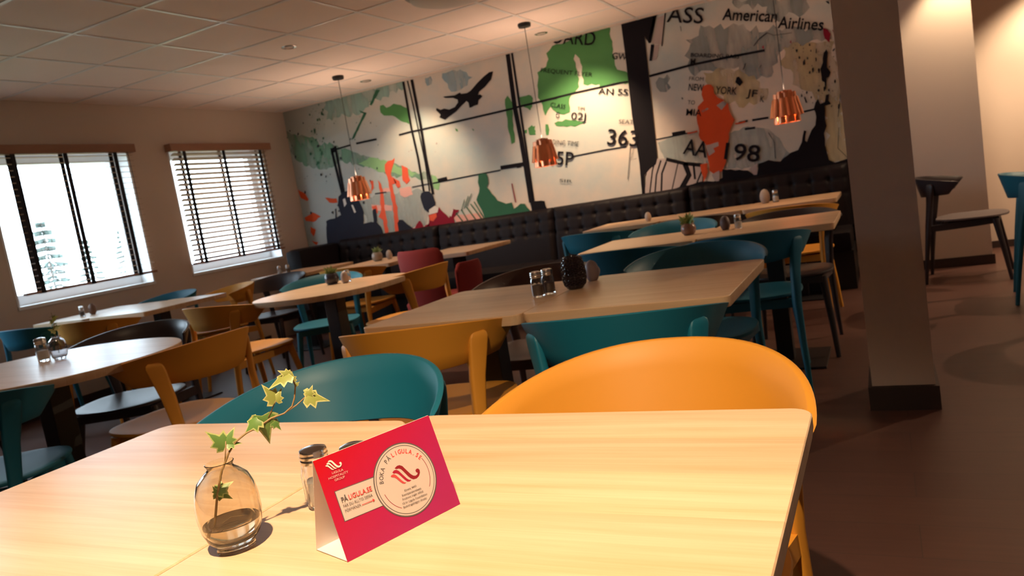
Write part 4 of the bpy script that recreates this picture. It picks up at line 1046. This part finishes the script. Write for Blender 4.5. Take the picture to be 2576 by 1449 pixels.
def grad_mat():
    m = bpy.data.materials.new('red_magenta_print'); m.use_nodes = True; nt = m.node_tree; N = nt.nodes; L = nt.links; b = N['Principled BSDF']
    b.inputs['Roughness'].default_value = 0.38
    tc = N.new('ShaderNodeTexCoord')
    dp = N.new('ShaderNodeVectorMath'); dp.operation = 'DOT_PRODUCT'; g_ = U*0.55-V*0.85
    dp.inputs[1].default_value = tuple(g_); L.new(tc.outputs['Object'], dp.inputs[0])
    mr = N.new('ShaderNodeMapRange'); mr.inputs['From Min'].default_value = -0.095; mr.inputs['From Max'].default_value = 0.05; L.new(dp.outputs['Value'], mr.inputs['Value'])
    mx = N.new('ShaderNodeMix'); mx.data_type = 'RGBA'; mx.inputs[6].default_value = (0.44, 0.003, 0.008, 1); mx.inputs[7].default_value = (0.33, 0.016, 0.105, 1)
    L.new(mr.outputs[0], mx.inputs[0]); L.new(mx.outputs[2], b.inputs['Base Color'])
    return m
M_PAPER = mat('white_card', (0.74, 0.68, 0.64), 0.6)
ux = U*CW
paper('front_panel', FL, FR, AP+ux, AP, grad_mat())
paper('back_panel', BL+ux, BL, AP+Vector((-.0005, 0, 0)), AP+ux+Vector((-.0005, 0, 0)), M_PAPER)
paper('base_flap', FL+Vector((0, 0, .0008)), FR+Vector((0, 0, .0008)), BL+ux+Vector((0, 0, .0008)), BL+Vector((0, 0, .0008)), M_PAPER)
paper('base_lip', FR, FR+U*0.010+Vector((-.02, .01, 0)), BL+ux+U*0.008, BL+ux, M_PAPER)
CL = [0.0007]
def cuv(px, py):
    p = hit(px, py, FL+NRM*0.0006, NRM)-FL; return p.dot(U), p.dot(V)
cc = crop(780, 1040, 0.26918)
CP = [None]
def under(o):
    if CP[0] is not None: o.parent = CP[0]
    return o
def cpaint(name, m, polys, cr=cc, raw=False):
    CL[0] += 0.00004; bm = bmesh.new()
    for poly in polys:
        pts = poly if raw else [cuv(*cr(*p)) for p in poly]
        vs = [bm.verts.new(U*a+V*b_+NRM*CL[0]) for a, b_ in pts]
        for tri in tessellate_polygon([[Vector((a, b_, 0)) for a, b_ in pts]]):
            bm.faces.new([vs[t] for t in tri])
    for f in bm.faces:
        f.normal_update()
        if f.normal.dot(NRM) < 0: f.normal_flip()
    return under(link(name, bm, m, card))
def ctext(txt, m, p0, p1, cap, bold=0.0, cr=cc, name='lettering'):
    CL[0] += 0.00002
    a = cuv(*cr(*p0)); b_ = cuv(*cr(*p1)); t_ = cuv(*cr(p0[0]-cap*.30, p0[1]-cap))
    me = text_mesh(txt, bold); bm = bmesh.new(); bm.from_mesh(me); bpy.data.meshes.remove(me)
    x0 = min(v.co.x for v in bm.verts); x1 = max(v.co.x for v in bm.verts)
    ln = math.hypot(b_[0]-a[0], b_[1]-a[1]); sx = ln/(x1-x0); dx, dy_ = (b_[0]-a[0])/ln, (b_[1]-a[1])/ln
    hz = abs((t_[0]-a[0])*(-dy_)+(t_[1]-a[1])*dx)/0.72
    for v_ in bm.verts:
        u = (v_.co.x-x0)*sx; w = v_.co.y*hz
        v_.co = U*(a[0]+dx*u-dy_*w)+V*(a[1]+dy_*u+dx*w)+NRM*CL[0]
    return under(link(name, bm, m, card))
M_CW = mat('badge_white', (0.52, 0.45, 0.42), 0.5); M_CR = mat('ink_red', (0.22, 0.008, 0.018), 0.5); M_CG = mat('ink_grey', (0.10, 0.085, 0.085), 0.5)
M_CP = mat('ink_pink', (0.48, 0.06, 0.065), 0.5); M_CM = mat('ink_crimson', (0.32, 0.008, 0.035), 0.5); M_CRD = mat('ink_red_bright', (0.62, 0.03, 0.03), 0.5)
# banner
cpaint('banner_edge', M_CG, [[(230, 727), (610, 578), (700, 850), (325, 1012)]])
BANNER = cpaint('banner', M_CW, [[(239, 730), (614, 586), (702, 845), (330, 1003)]])
# badge: circle measured on the card
cen = cuv(*cc(895, 605)); e1 = cuv(*cc(1186, 625)); e2 = cuv(*cc(905, 268)); RAD = (math.hypot(e1[0]-cen[0], e1[1]-cen[1])+math.hypot(e2[0]-cen[0], e2[1]-cen[1]))/2
def disc(r, k=72): return [(cen[0]+r*cos(2*pi*i/k), cen[1]+r*sin(2*pi*i/k)) for i in range(k)]
cpaint('badge_rim', M_CG, [disc(RAD*1.0)], raw=True); cpaint('badge_white_rim', M_CW, [disc(RAD*0.965)], raw=True)
cpaint('badge_ring', M_CG, [disc(RAD*0.925)], raw=True); BADGE = cpaint('badge', M_CW, [disc(RAD*0.905)], raw=True); CP[0] = BADGE
def arc(r, a0, a1, w, k=16):
    o = [(cen[0]+(r+w/2)*cos(radians(a0+(a1-a0)*i/k)), cen[1]+(r+w/2)*sin(radians(a0+(a1-a0)*i/k))) for i in range(k+1)]
    return o+[(cen[0]+(r-w/2)*cos(radians(a0+(a1-a0)*i/k)), cen[1]+(r-w/2)*sin(radians(a0+(a1-a0)*i/k))) for i in range(k, -1, -1)]
cpaint('badge_arcs', M_CR, [arc(RAD*.78, 190, 238, RAD*.016), arc(RAD*.78, -36, 26, RAD*.016)], raw=True)
def ring_text(txt, m, a0, a1, r, h, bold=0.02):
    n = len(txt)
    for i, ch in enumerate(txt):
        if ch == ' ': continue
        a = radians(a0+(a1-a0)*i/(n-1)); me = text_mesh(ch, bold); bm = bmesh.new(); bm.from_mesh(me); bpy.data.meshes.remove(me)
        xs = [v_.co.x for v_ in bm.verts]; xm = (min(xs)+max(xs))/2; CL[0] += 0.000005
        for v_ in bm.verts:
            t_ = (v_.co.x-xm)*h*0.85/0.72; w = v_.co.y*h/0.72
            v_.co = U*(cen[0]+(r+w)*cos(a)+t_*sin(a))+V*(cen[1]+(r+w)*sin(a)-t_*cos(a))+NRM*(CL[0]+.00003)
        under(link('badge_letter', bm, m, card))
ring_text('BOKA PÅ', M_CG, 166, 113, RAD*.70, RAD*.125)
ring_text('LIGULA.SE', M_CRD, 101, 30, RAD*.70, RAD*.125)
# swoosh logo: three slanted strokes, the longest ending in a curl
LOGO = [[(790, 505), (812, 482), (835, 474), (862, 482), (900, 520), (940, 558), (965, 572), (985, 572), (1000, 560), (1005, 545), (990, 540), (983, 522), (992, 508), (1008, 504), (1022, 518), (1025, 545), (1015, 575), (995, 597), (965, 606), (940, 598), (915, 578), (870, 532), (848, 512), (828, 506), (808, 512)],
        [(768, 545), (785, 524), (805, 518), (828, 528), (870, 568), (905, 600), (925, 612), (945, 612), (930, 627), (908, 628), (885, 612), (845, 575), (822, 556), (800, 550), (785, 556)],
        [(752, 582), (762, 568), (782, 560), (802, 568), (835, 598), (862, 622), (880, 634), (897, 636), (885, 648), (862, 646), (840, 630), (805, 600), (785, 590), (765, 590)]]
for poly, m_ in zip(LOGO, (M_CR, M_CM, M_CP)): cpaint('logo_stroke', m_, [poly])
CP[0] = None
for poly in LOGO: cpaint('logo_stroke', M_PAPER, [[(148+(x-752)*.557, 432+(y-474)*.53) for x, y in poly]])
ctext('LIGULA', M_CW, (212, 565), (315, 530), 22); ctext('HOSPITALITY', M_CW, (180, 618), (362, 548), 22); ctext('GROUP', M_CW, (236, 632), (330, 596), 22)
CP[0] = BANNER
ctext('PÅ', M_CG, (300, 830), (358, 806), 46, 0.022); ctext('LIGULA.SE', M_CRD, (368, 802), (580, 716), 46, 0.008)
ctext('FÅR DU ALLTID DESSA', M_CG, (316, 878), (585, 768), 27); ctext('FÖRMÅNER', M_CG, (332, 922), (478, 862), 27)
cpaint('arrow', M_CRD, [[(482, 850), (584, 806), (580, 792), (603, 800), (590, 824), (587, 811), (484, 855)]])
CP[0] = BADGE
for txt, a, b_ in [('Gratis WiFi', (880, 722), (992, 674)), ('Kampanjerabatt', (858, 768), (1036, 696)), ('Frukost ingår alltid', (862, 806), (1052, 724)), ('10 kr Ligula Foundation', (862, 846), (1090, 748)), ('Bokningsfrågor direkt', (870, 880), (1086, 786))]:
    ctext(txt, M_CG, a, b_, 17, 0.012)

# other table-top things
def small_vase(x, y, label, m, s=1.0, leaves=6, hgt=0.07, dark=False, name='bud_vase'):
    t = thing(name, label, 'vase', (x, y, ZT))
    lathe_obj('body', [(r*s, z*s) for r, z in prof], m, t, 36)
    bm = bmesh.new(); bm2 = bmesh.new(); rr = random.Random(int(abs(x*1000))); z0 = 0.1*s
    if leaves:
        add_tube(bm, [(0, 0, 0.03*s), (0.002, 0, z0), (0.006, 0.004, z0+hgt*.5), (-0.002, .008, z0+hgt)], 0.0011, 6)
        for i in range(leaves):
            a = rr.random()*6.28; z = z0+hgt*(0.25+.75*i/leaves)
            leaf_bm(bm2, (0.004, .004, z), (cos(a), sin(a), rr.uniform(-.2, .5)), (.5, -.6, .6), 0.030)
        link('stem', bm, M_STEM, t); link('sprig_leaves', bm2, M_YLEAF, t)
    else: bm.free(); bm2.free()
    return t
small_vase(-3.065, 1.905, 'small dark glass vase with thin ivy on the oval table', M_SMOKE2, 0.95, 6, 0.10)
shaker(-3.165, 1.900, 'tall salt shaker with chrome lid beside the small vase on the oval table', 'salt', 1.25)
def pot(x, y, col, label, s=1.0, mname='dark_ceramic', leaf=True, n=16, ls=0.03):
    t = thing('plant_pot', label, 'potted plant', (x, y, ZT))
    lathe_obj('pot', [(0, 0), (0.026*s, 0), (0.038*s, 0.012*s), (0.044*s, 0.032*s), (0.040*s, 0.054*s), (0.030*s, 0.068*s), (0.027*s, 0.068*s), (0.034*s, 0.052*s), (0, 0.046*s)], mat(mname, col, 0.25), t, 32)
    bm = bmesh.new(); rr = random.Random(int(abs(x*977)))
    for i in range(n):
        a = rr.random()*6.28; e = rr.uniform(.5, 1.35)
        leaf_bm(bm, (0.008*cos(a), 0.008*sin(a), 0.06*s+rr.random()*0.02), (cos(a)*cos(e), sin(a)*cos(e), sin(e)), (.4*cos(a)+.3, .4*sin(a)-.4, .6), ls*rr.uniform(.6, 1.1))
    link('succulent', bm, M_DLEAF, t); return t
pot(-3.17, 3.78, (0.04, 0.035, 0.05), 'dark round pot with small succulent on the rounded mid-room table', 1.05, 'dark_ceramic', n=14, ls=0.045)
egg(-3.06, 3.77, (0.42, 0.33, 0.30), 'pinkish egg shaker beside the dark pot on the rounded table', 1.0, 'rose_ceramic')
shaker(-3.10, 3.85, 'metal-lidded shaker half hidden behind the dark pot on the rounded table', 'salt', 0.95)
pot(-4.06, 5.50, (0.30, 0.24, 0.19), 'pale stone pot with yellow green succulent on bench table left of red chair', 1.15, 'stone_ceramic', n=20, ls=0.05)
egg(-3.96, 5.54, (0.45, 0.38, 0.33), 'pale egg shaker close behind the stone succulent pot', 1.1, 'pale_ceramic')
shaker(-5.20, 5.48, 'left glass shaker on the window corner bench table', 'salt'); shaker(-5.13, 5.52, 'right glass shaker on the window corner bench table', 'pepper')
shaker(-5.50, 3.66, 'metal-lidded shaker on the window tables, left of the brown bud vase', 'salt', 0.95); shaker(-5.44, 3.62, 'shaker between its twin and the brown bud vase under the near window', 'pepper', 0.9)
small_vase(-5.40, 3.68, 'small brown round vase on the tables under the near window', mat('brown_ceramic', (0.20, 0.11, 0.08), 0.4), 0.78, 0)
shaker(-1.105, 2.375, 'clear glass pepper shaker, left one of the pair beside the zigzag vase', 'pepper', 1.15); shaker(-1.085, 2.425, 'glass pepper shaker, back one of the pair beside the zigzag vase', 'pepper', 1.15)
# zigzag vase
zv = thing('zigzag_vase', 'dark glossy ceramic vase with raised zigzag pattern on the second row table', 'vase', (-1.01, 2.49, ZT))
def zig(a, z):
    ph = (z*55) % 1; tri = abs(ph*2-1); u = (a*13/(2*pi)+tri*0.85) % 1
    return 1+(0.075 if u < .5 else -0.045)*(1 if .012 < z < .112 else 0)
lathe_obj('vase_body', [(0, 0), (0.024, 0), (0.030, 0.004)]+[(0.034+0.008*sin(pi*min(1, (i/24)**.8)), 0.010+0.100*i/24) for i in range(25)]+[(0.031, 0.116), (0.026, 0.118), (0.024, 0.112), (0.030, 0.100), (0.034, 0.02), (0, 0.012)], mat('zigzag_glaze', (0.028, 0.020, 0.026), 0.18), zv, 130, zig, 30)
egg(-1.005, 2.66, (0.30, 0.24, 0.26), 'mauve grey egg shaker just behind the zigzag vase', 1.05, 'mauve_ceramic')
pot(-0.98, 4.17, (0.24, 0.13, 0.10), 'brown clay pot with spiky green plant on the third row table', 0.95, 'clay_ceramic', n=16, ls=0.06)
egg(-0.785, 4.19, (0.10, 0.075, 0.085), 'dark grey egg shaker on the third row table', 1.05, 'charcoal_ceramic'); shaker(-0.715, 4.18, 'glass salt shaker beside the dark grey egg shaker on the third row table', 'salt', 1.0)
egg(-1.70, 5.93, (0.60, 0.48, 0.38), 'pale slim egg shaker alone on the leftmost right-hand bench table', 1.0, 'cream_ceramic')
egg(-0.835, 6.20, (0.34, 0.28, 0.25), 'round grey egg shaker on the bench table beside the pillar', 1.5, 'grey_ceramic'); shaker(-0.755, 6.18, 'glass salt shaker next to the round grey egg on the bench table by the pillar', 'salt', 1.2)
